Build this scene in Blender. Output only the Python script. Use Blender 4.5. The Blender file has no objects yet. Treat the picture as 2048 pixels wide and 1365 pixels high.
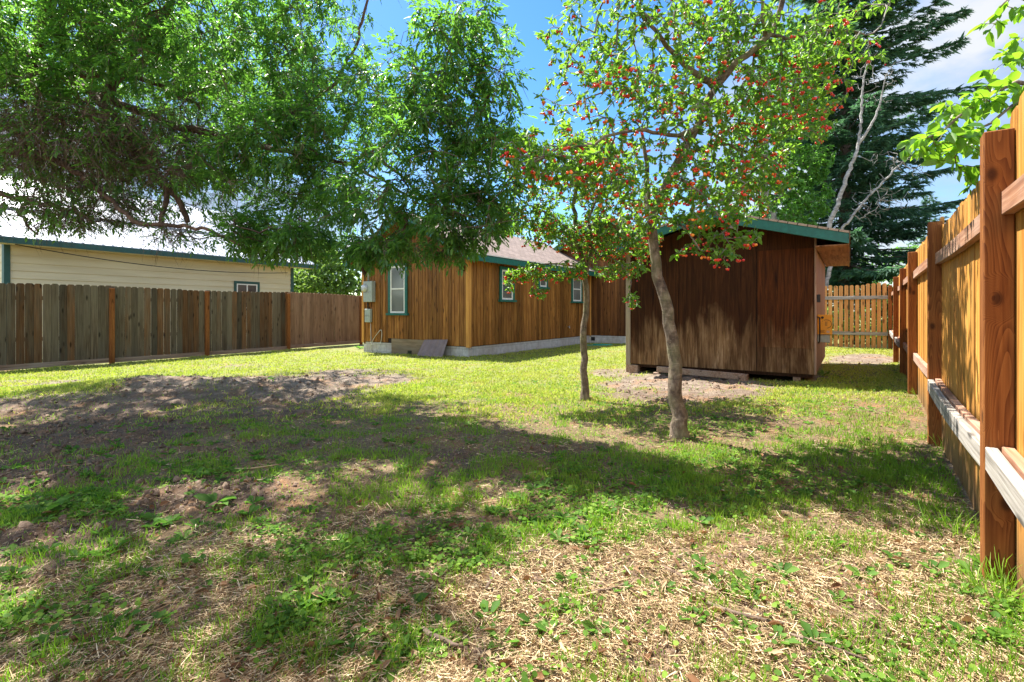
import bpy, math, random
import numpy as np
from mathutils import Vector

# ------------------------------------------------------------------ camera, sky, sun, exposure
SC = bpy.context.scene
COL = SC.collection
HC = 1.18                      # eye height
F = 1000.0                     # focal length in photo pixels (photo 2048 wide)
cam = bpy.data.cameras.new("camera")
cam.sensor_width = 36.0
cam.lens = 36.0 * F / 2048.0
cam.shift_y = -61.5 / 2048.0
cam.clip_start = 0.05
cam.clip_end = 3000
camo = bpy.data.objects.new("camera", cam)
COL.objects.link(camo)
camo.location = (0, 0, HC)
camo.rotation_euler = (math.radians(90), 0, 0)
SC.camera = camo

SUN = Vector((-0.99, 1.0, 2.5)).normalized()
EL = math.asin(SUN.z)
AZ = math.atan2(SUN.x, SUN.y)
sl = bpy.data.lights.new("sun", 'SUN')
sl.energy = 4.8
sl.angle = math.radians(0.5)
sl.color = (1.0, 0.95, 0.86)
so = bpy.data.objects.new("sun", sl)
COL.objects.link(so)
so.rotation_euler = SUN.to_track_quat('Z', 'Y').to_euler()

SC.view_settings.view_transform = 'Standard'
SC.view_settings.look = 'None'
SC.view_settings.gamma = 1
SC.view_settings.exposure = 1.76

def world():
    w = bpy.data.worlds.new("World"); SC.world = w; w.use_nodes = True
    nt = w.node_tree; N = nt.nodes; L = nt.links
    N.clear()
    out = N.new('ShaderNodeOutputWorld'); bg = N.new('ShaderNodeBackground')
    bg.inputs[1].default_value = 0.15
    L.new(bg.outputs[0], out.inputs[0])
    sky = N.new('ShaderNodeTexSky'); sky.sky_type = 'NISHITA'
    sky.sun_disc = False; sky.sun_elevation = EL; sky.sun_rotation = AZ
    sky.air_density = 1.0; sky.dust_density = 0.4; sky.ozone_density = 2.5
    hsv = N.new('ShaderNodeHueSaturation'); hsv.inputs['Saturation'].default_value = 1.32
    hsv.inputs['Value'].default_value = 0.52
    L.new(sky.outputs[0], hsv.inputs['Color'])
    tc = N.new('ShaderNodeTexCoord')
    mp = N.new('ShaderNodeMapping'); mp.inputs['Scale'].default_value = (1.0, 1.0, 2.6)
    L.new(tc.outputs['Generated'], mp.inputs[0])
    n1 = N.new('ShaderNodeTexNoise'); n1.inputs['Scale'].default_value = 2.3
    n1.inputs['Detail'].default_value = 9; n1.inputs['Roughness'].default_value = 0.58
    n1.inputs['Distortion'].default_value = 0.35
    L.new(mp.outputs[0], n1.inputs['Vector'])
    acc = n1.outputs['Fac']
    def m(op, a, b):
        x = N.new('ShaderNodeMath'); x.operation = op
        for i, v in enumerate((a, b)):
            if isinstance(v, (int, float)): x.inputs[i].default_value = v
            else: L.new(v, x.inputs[i])
        return x.outputs[0]
    # banks of cloud: direction, radius, weight; unseen rear ones added as neutral fill light
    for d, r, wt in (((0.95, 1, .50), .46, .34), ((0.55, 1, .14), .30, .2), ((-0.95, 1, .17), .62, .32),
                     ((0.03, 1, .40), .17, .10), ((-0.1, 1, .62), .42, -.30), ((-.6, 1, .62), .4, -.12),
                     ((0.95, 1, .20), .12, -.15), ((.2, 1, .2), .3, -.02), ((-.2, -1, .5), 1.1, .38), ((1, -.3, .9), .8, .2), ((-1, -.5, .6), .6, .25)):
        v = Vector(d).normalized()
        ds = N.new('ShaderNodeVectorMath'); ds.operation = 'DISTANCE'
        L.new(tc.outputs['Generated'], ds.inputs[0]); ds.inputs[1].default_value = v
        mr = N.new('ShaderNodeMapRange'); mr.interpolation_type = 'SMOOTHSTEP'
        mr.inputs['From Min'].default_value = r; mr.inputs['From Max'].default_value = 0
        mr.inputs['To Min'].default_value = 0; mr.inputs['To Max'].default_value = wt
        L.new(ds.outputs['Value'], mr.inputs['Value'])
        acc = m('ADD', acc, mr.outputs[0])
    ramp = N.new('ShaderNodeValToRGB')
    ramp.color_ramp.elements[0].position = 0.52; ramp.color_ramp.elements[0].color = (0, 0, 0, 1)
    ramp.color_ramp.elements[1].position = 0.76; ramp.color_ramp.elements[1].color = (1, 1, 1, 1)
    L.new(acc, ramp.inputs[0])
    mx = N.new('ShaderNodeMix'); mx.data_type = 'RGBA'
    L.new(ramp.outputs[0], mx.inputs['Factor'])
    L.new(hsv.outputs[0], mx.inputs['A'])
    n2 = N.new('ShaderNodeTexNoise'); n2.inputs['Scale'].default_value = 3.6; n2.inputs['Detail'].default_value = 6
    L.new(mp.outputs[0], n2.inputs['Vector'])
    r2 = N.new('ShaderNodeValToRGB')
    r2.color_ramp.elements[0].position = .38; r2.color_ramp.elements[0].color = (1.0, 1.18, 1.52, 1)
    r2.color_ramp.elements[1].position = .62; r2.color_ramp.elements[1].color = (1.8, 1.87, 1.98, 1)
    L.new(n2.outputs['Fac'], r2.inputs[0])
    sx = N.new('ShaderNodeSeparateXYZ'); L.new(tc.outputs['Generated'], sx.inputs[0])
    fr = N.new('ShaderNodeMapRange')             # unseen clouds behind the camera boosted to add fill on shaded sides
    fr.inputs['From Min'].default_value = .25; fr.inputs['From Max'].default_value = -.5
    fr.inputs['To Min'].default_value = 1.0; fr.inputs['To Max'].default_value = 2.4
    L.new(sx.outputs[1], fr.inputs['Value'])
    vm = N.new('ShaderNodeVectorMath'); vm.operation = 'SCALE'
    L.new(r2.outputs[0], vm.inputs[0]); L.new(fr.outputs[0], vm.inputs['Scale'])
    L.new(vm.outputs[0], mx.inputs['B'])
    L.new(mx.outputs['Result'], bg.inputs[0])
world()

# ------------------------------------------------------------------ helpers
RNG = np.random.default_rng(7)
random.seed(7)

def W(px, py, Y):                    # a point seen at photo pixel (px, py) at depth Y metres
    return np.array(((px - 1024) / F * Y, Y, HC + (621 - py) / F * Y))

def sm(a, b, x):
    t = np.clip((x - a) / (b - a), 0, 1)
    return t * t * (3 - 2 * t)

def _h(i, j, s):
    n = (i * 374761393 + j * 668265263 + s * 1442695041) & 0xffffffff
    n = ((n ^ (n >> 13)) * 1274126177) & 0xffffffff
    return ((n ^ (n >> 16)) & 0xffff) / 65535.0

def vn(x, y, s=0):
    x = np.asarray(x, float); y = np.asarray(y, float)
    i = np.floor(x).astype(np.int64); j = np.floor(y).astype(np.int64)
    fx = x - i; fy = y - j
    fx = fx * fx * (3 - 2 * fx); fy = fy * fy * (3 - 2 * fy)
    a = _h(i, j, s); b = _h(i + 1, j, s); c = _h(i, j + 1, s); d = _h(i + 1, j + 1, s)
    return (a * (1 - fx) + b * fx) * (1 - fy) + (c * (1 - fx) + d * fx) * fy

def fbm(x, y, o=4, s=0):
    r = 0; a = .5; t = 0
    for k in range(o):
        r = r + a * vn(x * 2 ** k, y * 2 ** k, s + k); t += a; a *= .5
    return r / t

def blob(px, py, cx, cy, rx, ry):
    d = np.sqrt(((px - cx) / rx) ** 2 + ((py - cy) / ry) ** 2)
    return 1 - sm(.6, 1.3, d)

def H(x, y):                          # ground height
    x = np.asarray(x, float); y = np.asarray(y, float)
    v = x * .811 - y * .585
    z = .1 + (np.clip(v, -16, 3) - .4) * .0134
    z = z + (fbm(x * .35, y * .35, 3, 3) - .5) * .09 + (fbm(x * 1.6, y * 1.6, 3, 9) - .5) * .05
    near = 1 - sm(9, 14, np.hypot(x, y))
    z = z + (fbm(x * 7, y * 7, 2, 21) - .5) * .022 * near
    # dug earth at the left
    z = z + .19 * np.exp(-(((x + 5.2) / 1.5) ** 2 + ((y - 7.4) / .8) ** 2))
    z = z + .12 * np.exp(-(((x + 3.2) / .9) ** 2 + ((y - 7.6) / .7) ** 2))
    z = z - .06 * np.exp(-(((x + 5.5) / 1.6) ** 2 + ((y - 5.4) / .6) ** 2))
    m = masks(x, y)[0]
    z = z + m * (fbm(x * 8, y * 8, 4, 31) - .5) * .10 * near
    return z

def masks(x, y):                      # dirt, straw, clover, weeds cover of the ground, 0..1
    x = np.asarray(x, float); y = np.asarray(y, float)
    Y = np.maximum(y, .6)
    px = 1024 + x / Y * F; py = 621 + F * 1.12 / Y
    n = fbm(x * 1.3, y * 1.3, 4, 50); n2 = fbm(x * 3.5 + 9, y * 3.5, 3, 60)
    wob = (n - .5) * 1.5 + (n2 - .5) * .8
    d = 0 * x
    for cx, cy, rx, ry, s in ((130, 840, 330, 62, 1), (470, 792, 300, 46, 1), (690, 752, 150, 20, 1), (560, 765, 200, 22, 1), (20, 930, 260, 60, .8),
                              (1370, 778, 190, 34, 1.1), (1230, 745, 60, 12, .9), (1720, 724, 90, 13, 1), (1600, 762, 90, 10, .8),
                              (890, 930, 90, 36, .75), (780, 985, 110, 34, .8), (600, 1000, 160, 40, .55), (200, 1080, 260, 40, .7), (1030, 860, 60, 18, .6),
                              (420, 1010, 200, 40, .85), (330, 905, 200, 18, .8), (560, 890, 160, 14, .7), (1120, 905, 120, 12, .6), (1700, 1020, 120, 12, .5), (980, 850, 90, 10, .6), (250, 965, 300, 14, .7), (700, 1010, 120, 16, .7), (60, 752, 200, 8, .7), (480, 722, 240, 6, .5), (1240, 900, 80, 25, .5), (1560, 850, 60, 12, .5)):
        d = np.maximum(d, s * blob(px, py, cx, cy, rx, ry))
    d = np.clip(d * 1.5 + wob * .9 - .45, 0, 1) 
    st = sm(1010, 1150, py) * .8 + sm(.52, .66, n2) * .45 * sm(850, 950, py) + .15 * sm(760, 900, py)
    for cx, cy, rx, ry, s in ((1600, 1230, 480, 110, .6), (1150, 1250, 260, 110, .4), (1300, 1010, 200, 30, .3), (1750, 1010, 200, 40, .3)):
        st = st + s * blob(px, py, cx, cy, rx, ry)
    c = .12 + 0 * x
    for cx, cy, rx, ry, s in ((1130, 1030, 130, 36, 1), (1330, 960, 300, 60, .8), (900, 1110, 190, 55, .9), (680, 1290, 210, 85, 1), (560, 1130, 180, 60, .4),
                              (1600, 960, 260, 60, .5), (1640, 765, 160, 18, .7), (1450, 830, 300, 40, .6), (1050, 790, 250, 30, .5),
                              (60, 1030, 200, 60, .9), (330, 960, 220, 50, .6), (620, 830, 200, 35, .7), (2010, 1260, 60, 60, 1.2), (1200, 1060, 150, 50, .6),
                              (130, 1250, 240, 90, .3), (1080, 1110, 90, 30, -.5)):
        c = c + s * blob(px, py, cx, cy, rx, ry)
    c = np.clip(c + wob * .8 - .1, 0, 1)
    st = np.clip(st - c * .55 + wob * .35, 0, 1)
    return d, st * (1 - d * .7), c * (1 - d * .85), px, py

def setp(o, label=None, cat=None, group=None, kind=None):
    for k, v in (('label', label), ('category', cat), ('group', group), ('kind', kind)):
        if v: o[k] = v
    return o

def root(name, label, cat, loc, rz=0, group=None):
    o = bpy.data.objects.new(name, None); COL.objects.link(o)
    o.location = loc; o.rotation_euler = (0, 0, rz); o.empty_display_size = .2
    return setp(o, label, cat, group)

def link(name, me, mat, parent=None):
    o = bpy.data.objects.new(name, me); COL.objects.link(o)
    if mat: me.materials.append(mat)
    if parent: o.parent = parent
    return o

def mesh_np(name, V, Q, smooth=False):
    me = bpy.data.meshes.new(name)
    V = np.ascontiguousarray(V, dtype=np.float32).reshape(-1, 3); Q = np.ascontiguousarray(Q, dtype=np.int32)
    k = Q.shape[1]; n = len(Q)
    me.vertices.add(len(V)); me.vertices.foreach_set('co', V.ravel())
    me.loops.add(n * k); me.loops.foreach_set('vertex_index', Q.ravel())
    me.polygons.add(n); me.polygons.foreach_set('loop_start', np.arange(0, n * k, k, dtype=np.int32))
    if smooth: me.polygons.foreach_set('use_smooth', np.ones(n, bool))
    me.update(calc_edges=True)
    return me

def nrm(a):
    a = np.asarray(a, float)
    return a / (np.linalg.norm(a, axis=-1, keepdims=True) + 1e-9)

def scatter(T, TQ, O, D, roll, Wd, Ln):
    """copies of a template (x across, y along, z up) at O along D"""
    D = nrm(D); up = np.array((0, 0, 1.0))
    S = np.cross(D, up); bad = np.linalg.norm(S, axis=1) < .05
    S[bad] = (1, 0, 0); S = nrm(S); Nn = np.cross(S, D)
    c = np.cos(roll)[:, None]; s = np.sin(roll)[:, None]
    S2 = S * c + Nn * s; N2 = -S * s + Nn * c
    Wd = np.broadcast_to(Wd, (len(O),))[:, None, None]; Ln = np.broadcast_to(Ln, (len(O),))[:, None, None]
    V = O[:, None] + T[None, :, 0:1] * S2[:, None] * Wd + T[None, :, 1:2] * D[:, None] * Ln + T[None, :, 2:3] * N2[:, None] * Wd
    Q = TQ[None] + (np.arange(len(O)) * len(T))[:, None, None]
    return V.reshape(-1, 3), Q.reshape(-1, TQ.shape[1])

def merge(lst):
    off = 0; Vs = []; Qs = []
    for V, Q in lst:
        Vs.append(V); Qs.append(Q + off); off += len(V)
    return np.concatenate(Vs), np.concatenate(Qs)

LEAF = np.array([(0, 0, 0), (-.42, .30, .12), (-.36, .68, .10), (0, 1, -.12), (.36, .68, .10), (.42, .30, .12)])
LEAFQ = np.array([(0, 1, 2, 3), (0, 3, 4, 5)])
BLADE = np.array([(-.5, 0, 0), (.5, 0, 0), (-.42, .55, .6), (.42, .55, .6), (-.06, 1, 2.2), (.06, 1, 2.2)])
BLADEQ = np.array([(0, 1, 3, 2), (2, 3, 5, 4)])

class MB:
    def __init__(s): s.v = []; s.f = []
    def add(s, vs, fs):
        o = len(s.v); s.v += [tuple(map(float, p)) for p in vs]; s.f += [tuple(i + o for i in f) for f in fs]
        return s
    def box(s, x0, x1, y0, y1, z0, z1):
        return s.hexa([(x0, y0, z0), (x1, y0, z0), (x1, y1, z0), (x0, y1, z0), (x0, y0, z1), (x1, y0, z1), (x1, y1, z1), (x0, y1, z1)])
    def hexa(s, p):
        return s.add(p, [(3, 2, 1, 0), (4, 5, 6, 7), (0, 1, 5, 4), (1, 2, 6, 5), (2, 3, 7, 6), (3, 0, 4, 7)])
    def prism(s, poly, ax, a, b):
        """extrude a 2D outline along axis ax from a to b"""
        def P(q, t):
            if ax == 'x': return (t, q[0], q[1])
            if ax == 'y': return (q[0], t, q[1])
            return (q[0], q[1], t)
        n = len(poly)
        return s.add([P(q, a) for q in poly] + [P(q, b) for q in poly],
                     [tuple(range(n))[::-1], tuple(range(n, 2 * n))] + [(i, (i + 1) % n, (i + 1) % n + n, i + n) for i in range(n)])
    def tube(s, pts, rad, n=8, cap=True):
        pts = [Vector(tuple(p)) for p in pts]
        if isinstance(rad, (int, float)): rad = [rad] * len(pts)
        vs = []
        pa = None
        for i, p in enumerate(pts):
            d = (pts[min(i + 1, len(pts) - 1)] - pts[max(i - 1, 0)]).normalized()
            if pa is None:
                a = d.orthogonal().normalized()
            else:
                a = (pa - d * pa.dot(d)).normalized()
            pa = a; b = d.cross(a)
            for k in range(n):
                t = 2 * math.pi * k / n
                vs.append(p + (a * math.cos(t) + b * math.sin(t)) * rad[i])
        fs = [(i * n + k, i * n + (k + 1) % n, (i + 1) * n + (k + 1) % n, (i + 1) * n + k) for i in range(len(pts) - 1) for k in range(n)]
        if cap: fs += [tuple(range(n))[::-1], tuple(range((len(pts) - 1) * n, len(pts) * n))]
        return s.add(vs, fs)
    def build(s, name, mat, parent=None, bevel=0, smooth=False, off=(0, 0, 0)):
        me = bpy.data.meshes.new(name)
        me.from_pydata([(a - off[0], b - off[1], c - off[2]) for a, b, c in s.v], [], s.f)
        import bmesh
        bm = bmesh.new(); bm.from_mesh(me); bmesh.ops.recalc_face_normals(bm, faces=bm.faces); bm.to_mesh(me); bm.free()
        if smooth:
            for p in me.polygons: p.use_smooth = True
        me.update()
        o = link(name, me, mat, parent)
        if off != (0, 0, 0): o.location = off
        if bevel:
            b = o.modifiers.new('bevel', 'BEVEL'); b.width = bevel; b.segments = 1; b.limit_method = 'ANGLE'
        return o

# ------------------------------------------------------------------ materials
class G:
    def __init__(s, name):
        s.m = bpy.data.materials.new(name); s.m.use_nodes = True
        s.nt = s.m.node_tree; s.N = s.nt.nodes; s.L = s.nt.links
        s.b = s.N['Principled BSDF']; s.out = s.N['Material Output']
        s.b.inputs['Roughness'].default_value = .8
    def put(s, sock, v):
        if hasattr(v, 'links'): s.L.new(v, sock)
        elif isinstance(v, tuple) and len(v) == 3 and sock.type == 'RGBA': sock.default_value = (*v, 1)
        else: sock.default_value = v
    def coord(s, scale=(1, 1, 1), island=0, which='Object'):
        tc = s.N.new('ShaderNodeTexCoord'); v = tc.outputs[which]
        if island:
            g = s.N.new('ShaderNodeNewGeometry')
            a = s.N.new('ShaderNodeVectorMath'); a.operation = 'MULTIPLY_ADD'
            c = s.N.new('ShaderNodeCombineXYZ')
            for i in range(3): s.L.new(g.outputs['Random Per Island'], c.inputs[i])
            s.L.new(c.outputs[0], a.inputs[0]); a.inputs[1].default_value = (island, island * .7, island * 1.3); s.L.new(v, a.inputs[2])
            v = a.outputs[0]
        mp = s.N.new('ShaderNodeMapping'); mp.inputs['Scale'].default_value = scale
        s.L.new(v, mp.inputs[0])
        return mp.outputs[0]
    def rnd(s):
        g = s.N.new('ShaderNodeNewGeometry'); return g.outputs['Random Per Island']
    def noise(s, vec, scale=1, detail=4, rough=.55, dist=0):
        n = s.N.new('ShaderNodeTexNoise'); s.put(n.inputs['Scale'], scale); n.inputs['Detail'].default_value = detail
        n.inputs['Roughness'].default_value = rough; n.inputs['Distortion'].default_value = dist
        s.L.new(vec, n.inputs['Vector']); return n.outputs['Fac']
    def ramp(s, f, stops):
        r = s.N.new('ShaderNodeValToRGB'); cr = r.color_ramp
        while len(cr.elements) < len(stops): cr.elements.new(.5)
        for e, (p, c) in zip(cr.elements, stops):
            e.position = p; e.color = (*c, 1) if isinstance(c, tuple) else (c, c, c, 1)
        s.L.new(f, r.inputs[0]); return r.outputs[0]
    def mix(s, f, a, b, t='MIX'):
        m = s.N.new('ShaderNodeMix'); m.data_type = 'RGBA'; m.blend_type = t
        s.put(m.inputs['Factor'], f); s.put(m.inputs['A'], a); s.put(m.inputs['B'], b); return m.outputs['Result']
    def math(s, op, a, b=0, c=None):
        m = s.N.new('ShaderNodeMath'); m.operation = op; s.put(m.inputs[0], a); s.put(m.inputs[1], b)
        if c is not None: s.put(m.inputs[2], c)
        return m.outputs[0]
    def bump(s, h, st=.3, d=.01):
        b = s.N.new('ShaderNodeBump'); b.inputs['Strength'].default_value = st; b.inputs['Distance'].default_value = d
        s.L.new(h, b.inputs['Height']); s.L.new(b.outputs[0], s.b.inputs['Normal'])
    def done(s, col, rough=None):
        s.put(s.b.inputs['Base Color'], col)
        if rough is not None: s.put(s.b.inputs['Roughness'], rough)
        return s.m

def wood(name, dark, mid, light, axis='z', fine=60, knots=True, grey=None, greyamt=0, rough=.75, vary=.5, foot=None, rings=False, across=1.0, alt=None, knotat=()):
    g = G(name); kcore = []
    lo = 1.6
    sc = {'z': (fine, fine, lo), 'x': (lo, fine, fine), 'y': (fine, lo, fine)}[axis]
    v = g.coord(sc, 9)
    n = g.noise(v, across, 6, .6, .6)
    if rings:
        sr = {'z': (10, 10, .9), 'x': (.9, 10, 10), 'y': (10, .9, 10)}[axis]
        vr = g.coord(sr, 5)
        nn = g.noise(vr, .7, 2, .4, .5)
        for kp, kr in knotat:
            tc = g.N.new('ShaderNodeTexCoord'); ds = g.N.new('ShaderNodeVectorMath'); ds.operation = 'DISTANCE'
            ms = g.N.new('ShaderNodeVectorMath'); ms.operation = 'MULTIPLY'; ms.inputs[1].default_value = (1, 1, .62)
            g.L.new(tc.outputs['Object'], ms.inputs[0]); g.L.new(ms.outputs[0], ds.inputs[0]); ds.inputs[1].default_value = (kp[0], kp[1], kp[2] * .62)
            mr = g.N.new('ShaderNodeMapRange'); mr.interpolation_type = 'SMOOTHERSTEP'
            mr.inputs['From Min'].default_value = 0; mr.inputs['From Max'].default_value = kr; mr.inputs['To Min'].default_value = .42; mr.inputs['To Max'].default_value = 0
            g.L.new(ds.outputs['Value'], mr.inputs['Value'])
            nn = g.math('ADD', nn, mr.outputs[0])
            kcore.append(g.ramp(ds.outputs['Value'], [(.010, 1.0), (.022, 0.0)]))
        w = g.math('FRACT', g.math('MULTIPLY', nn, 30))
        n = g.math('ADD', g.math('MULTIPLY', n, .72), g.math('MULTIPLY', w, .22))
    c = g.ramp(n, [(.28, dark), (.5, mid), (.72, light)])
    r = g.rnd()
    vb = g.coord({'z': (3, 3, .8), 'x': (.8, 3, 3), 'y': (3, .8, 3)}[axis], 17)
    big = g.noise(vb, 1, 4, .6, .3)
    if grey is not None:
        f = g.ramp(big, [(.5 - greyamt * .4, 0.0), (.95 - greyamt * .5, 1.0)])
        c = g.mix(f, c, grey)
        c = g.mix(g.math('MULTIPLY', g.ramp(n, [(.3, 1.0), (.6, 0.0)]), .35), c, dark)
    else:
        c = g.mix(g.ramp(big, [(.45, 0.0), (.8, .55)]), c, dark)
    if alt:
        r2 = g.math('FRACT', g.math('MULTIPLY', r, 7.31))
        pb = g.noise(g.coord({'z': (7, 7, 1.1), 'x': (1.1, 7, 7), 'y': (7, 1.1, 7)}[axis], 41), 1, 4, .6)
        c = g.mix(g.math('MULTIPLY', g.ramp(g.math('ADD', r2, g.math('SUBTRACT', pb, .5)), [(.66, 0.0), (1.0, 1.0)]), .75), c, g.mix(1, alt, g.ramp(n, [(.3, .45), (.7, 1.25)]), 'MULTIPLY'))
    br = g.ramp(r, [(0, 1 - vary), (.35, 1.0 - vary * .45), (.7, 1.0 - vary * .15), (1, 1.06)])
    c = g.mix(1, c, br, 'MULTIPLY')
    if knots:
        vk = g.coord({'z': (11, 11, 3.2), 'x': (3.2, 11, 11), 'y': (11, 3.2, 11)}[axis], 31)
        vo = g.N.new('ShaderNodeTexVoronoi'); g.L.new(vk, vo.inputs['Vector']); vo.inputs['Scale'].default_value = .75
        k = g.ramp(vo.outputs['Distance'], [(.09, 1.0), (.21, 0.0)])
        c = g.mix(g.math('MULTIPLY', k, .8), c, tuple(x * .3 for x in dark))
    for kc in kcore: c = g.mix(g.math('MULTIPLY', kc, .85), c, (.045, .014, .005))
    if foot:                                   # dirt splashed up from the ground
        sep = g.N.new('ShaderNodeSeparateXYZ'); tc = g.N.new('ShaderNodeTexCoord'); g.L.new(tc.outputs['Object'], sep.inputs[0])
        zz = g.math('ADD', sep.outputs['Z'], g.math('MULTIPLY', big, -foot[1]))
        c = g.mix(g.ramp(zz, [(0, .9), (foot[0], 0.0)]), c, foot[2])
    g.bump(n, .5, .003)
    g.b.inputs['Specular IOR Level'].default_value = .16
    return g.done(c, rough)

def plain(name, col, rough=.5, metal=0, n=.12, sc=8, bump=.1):
    g = G(name)
    f = g.noise(g.coord((sc,) * 3), 1, 5, .6)
    c = g.ramp(f, [(.3, tuple(x * (1 - n) for x in col)), (.7, tuple(min(1, x * (1 + n)) for x in col))])
    g.b.inputs['Metallic'].default_value = metal
    if bump: g.bump(f, bump, .004)
    return g.done(c, rough)

def leafmat(name, a, b, c3, trans, tf=.45, rough=.42, spec=.5, patch=None):
    g = G(name)
    r = g.rnd()
    col = g.ramp(r, [(0, a), (.55, b), (1, c3)])
    if patch:
        q = g.noise(g.coord((1, 1, 1)), .9, 5, .65)
        col = g.mix(g.math('MULTIPLY', g.ramp(q, [(.42, 0.0), (.62, 1.0)]), patch[1]), col, patch[0])
    g.b.inputs['Specular IOR Level'].default_value = spec
    g.done(col, rough)
    t = g.N.new('ShaderNodeBsdfTranslucent')
    g.put(t.inputs[0], g.mix(.75, col, trans))
    mx = g.N.new('ShaderNodeMixShader'); mx.inputs[0].default_value = tf
    g.L.new(g.b.outputs[0], mx.inputs[1]); g.L.new(t.outputs[0], mx.inputs[2])
    g.L.new(mx.outputs[0], g.out.inputs[0])
    return g.m

M = {}
M['fence_grey'] = wood('weathered fence board', (.03, .018, .010), (.115, .078, .045), (.23, .17, .11), 'z', 45, True, (.175, .145, .10), .6, .85, .6, alt=(.20, .085, .028))
M['fence_pinkish'] = wood('newer fence board', (.13, .07, .04), (.25, .15, .095), (.36, .24, .16), 'z', 45, True, None, 0, .85, .3)
M['post_red'] = wood('reddish post', (.11, .032, .009), (.245, .090, .024), (.34, .145, .042), 'z', 40, True, None, 0, .7, .3, rings=True, knotat=[((0, .005, 1.225), .075), ((0, -.02, .42), .05), ((0, .02, 1.72), .035), ((2.58, .01, 1.05), .06), ((5.27, -.01, 1.4), .06), ((.03, .045, .75), .05)])
M['rail_old'] = wood('old rail', (.10, .06, .035), (.26, .17, .1), (.38, .28, .19), 'x', 45, True, (.3, .25, .2), .5, .85, .3)
M['rail_grey'] = wood('grey rail', (.12, .105, .09), (.29, .265, .235), (.45, .42, .385), 'x', 60, True, None, 0, .85, .2)
M['rail_red'] = wood('reddish rail', (.16, .06, .03), (.30, .14, .075), (.42, .24, .15), 'x', 45, True, (.4, .3, .24), .35, .8, .2)
M['board_gold'] = wood('golden stained board', (.27, .10, .018), (.53, .245, .050), (.70, .385, .11), 'z', 34, True, None, 0, .6, .38, foot=(.30, .35, (.17, .10, .05)))
M['picket'] = wood('orange picket', (.40, .17, .05), (.60, .30, .10), (.72, .40, .15), 'z', 36, True, None, 0, .7, .25)
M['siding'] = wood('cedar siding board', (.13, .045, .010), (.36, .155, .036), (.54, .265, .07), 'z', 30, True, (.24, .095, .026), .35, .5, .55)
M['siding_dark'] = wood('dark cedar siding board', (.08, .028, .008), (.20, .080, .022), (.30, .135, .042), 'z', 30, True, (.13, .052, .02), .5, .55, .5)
M['trim_gold'] = wood('corner trim board', (.40, .17, .04), (.60, .29, .07), (.70, .38, .12), 'z', 34, False, None, 0, .55, .2)
M['dark_wood'] = wood('dark bracket wood', (.03, .015, .01), (.07, .035, .02), (.12, .06, .035), 'z', 40, False)
M['beam'] = wood('rough timber', (.13, .07, .045), (.28, .17, .11), (.42, .29, .2), 'x', 40, True, (.33, .27, .22), .4)
M['batten'] = wood('pale batten', (.16, .11, .07), (.32, .24, .16), (.44, .35, .25), 'z', 40, True, (.3, .27, .2), .5)
M['gap'] = plain('dark gap', (.02, .012, .008), .9, 0, .1, 5, 0)
M['green_trim'] = plain('green painted trim', (.010, .115, .088), .45, 0, .25, 14, .15)
M['teal_dark'] = plain('dark green painted trim', (.015, .07, .06), .5, 0, .2, 10)
M['white_frame'] = plain('white vinyl', (.72, .71, .66), .4, 0, .05, 10, 0)
M['grey_metal'] = plain('grey painted metal', (.34, .38, .34), .45, .0, .14, 20)
M['dull_metal'] = plain('dull metal', (.4, .4, .4), .4, .8, .1, 20)
M['black'] = plain('black plastic', (.012, .012, .012), .4, 0, .2, 10, 0)
M['hose'] = plain('teal rubber hose', (.02, .33, .24), .4, 0, .1, 10, 0)
M['cable'] = plain('pale cable', (.6, .58, .52), .5, 0, .1, 10, 0)
M['yellow'] = plain('yellow plastic', (.80, .34, .010), .42, 0, .1, 18, .05)
M['ink'] = plain('dark print', (.16, .07, .012), .6, 0, .1, 10, 0)
M['sticker'] = plain('pale sticker', (.6, .4, .25), .6, 0, .1, 10, 0)
M['dish'] = plain('dish grey', (.55, .56, .58), .4, .1, .06, 10, 0)

def concrete():
    g = G('foundation concrete')
    tc = g.coord((1, 1, 1))
    n = g.noise(tc, 9, 7, .65); b = g.noise(tc, 1.7, 4)
    c = g.ramp(n, [(.3, (.36, .35, .33)), (.7, (.60, .59, .57))])
    c = g.mix(g.ramp(b, [(.45, 0.0), (.7, .6)]), c, (.36, .30, .25))
    br = g.N.new('ShaderNodeTexBrick')
    sx = g.N.new('ShaderNodeSeparateXYZ'); g.L.new(tc, sx.inputs[0])
    cb = g.N.new('ShaderNodeCombineXYZ')
    g.L.new(g.math('ADD', sx.outputs[0], sx.outputs[1]), cb.inputs[0]); g.L.new(sx.outputs[2], cb.inputs[1])
    g.L.new(cb.outputs[0], br.inputs[0]); br.inputs['Scale'].default_value = 1
    br.inputs['Brick Width'].default_value = .4; br.inputs['Row Height'].default_value = .2; br.inputs['Mortar Size'].default_value = .006
    br.inputs['Color1'].default_value = br.inputs['Color2'].default_value = (1, 1, 1, 1); br.inputs['Mortar'].default_value = (.62, .62, .62, 1)
    c = g.mix(1, c, br.outputs[0], 'MULTIPLY')
    g.bump(n, .4, .01)
    return g.done(c, .9)
M['concrete'] = concrete()

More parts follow.
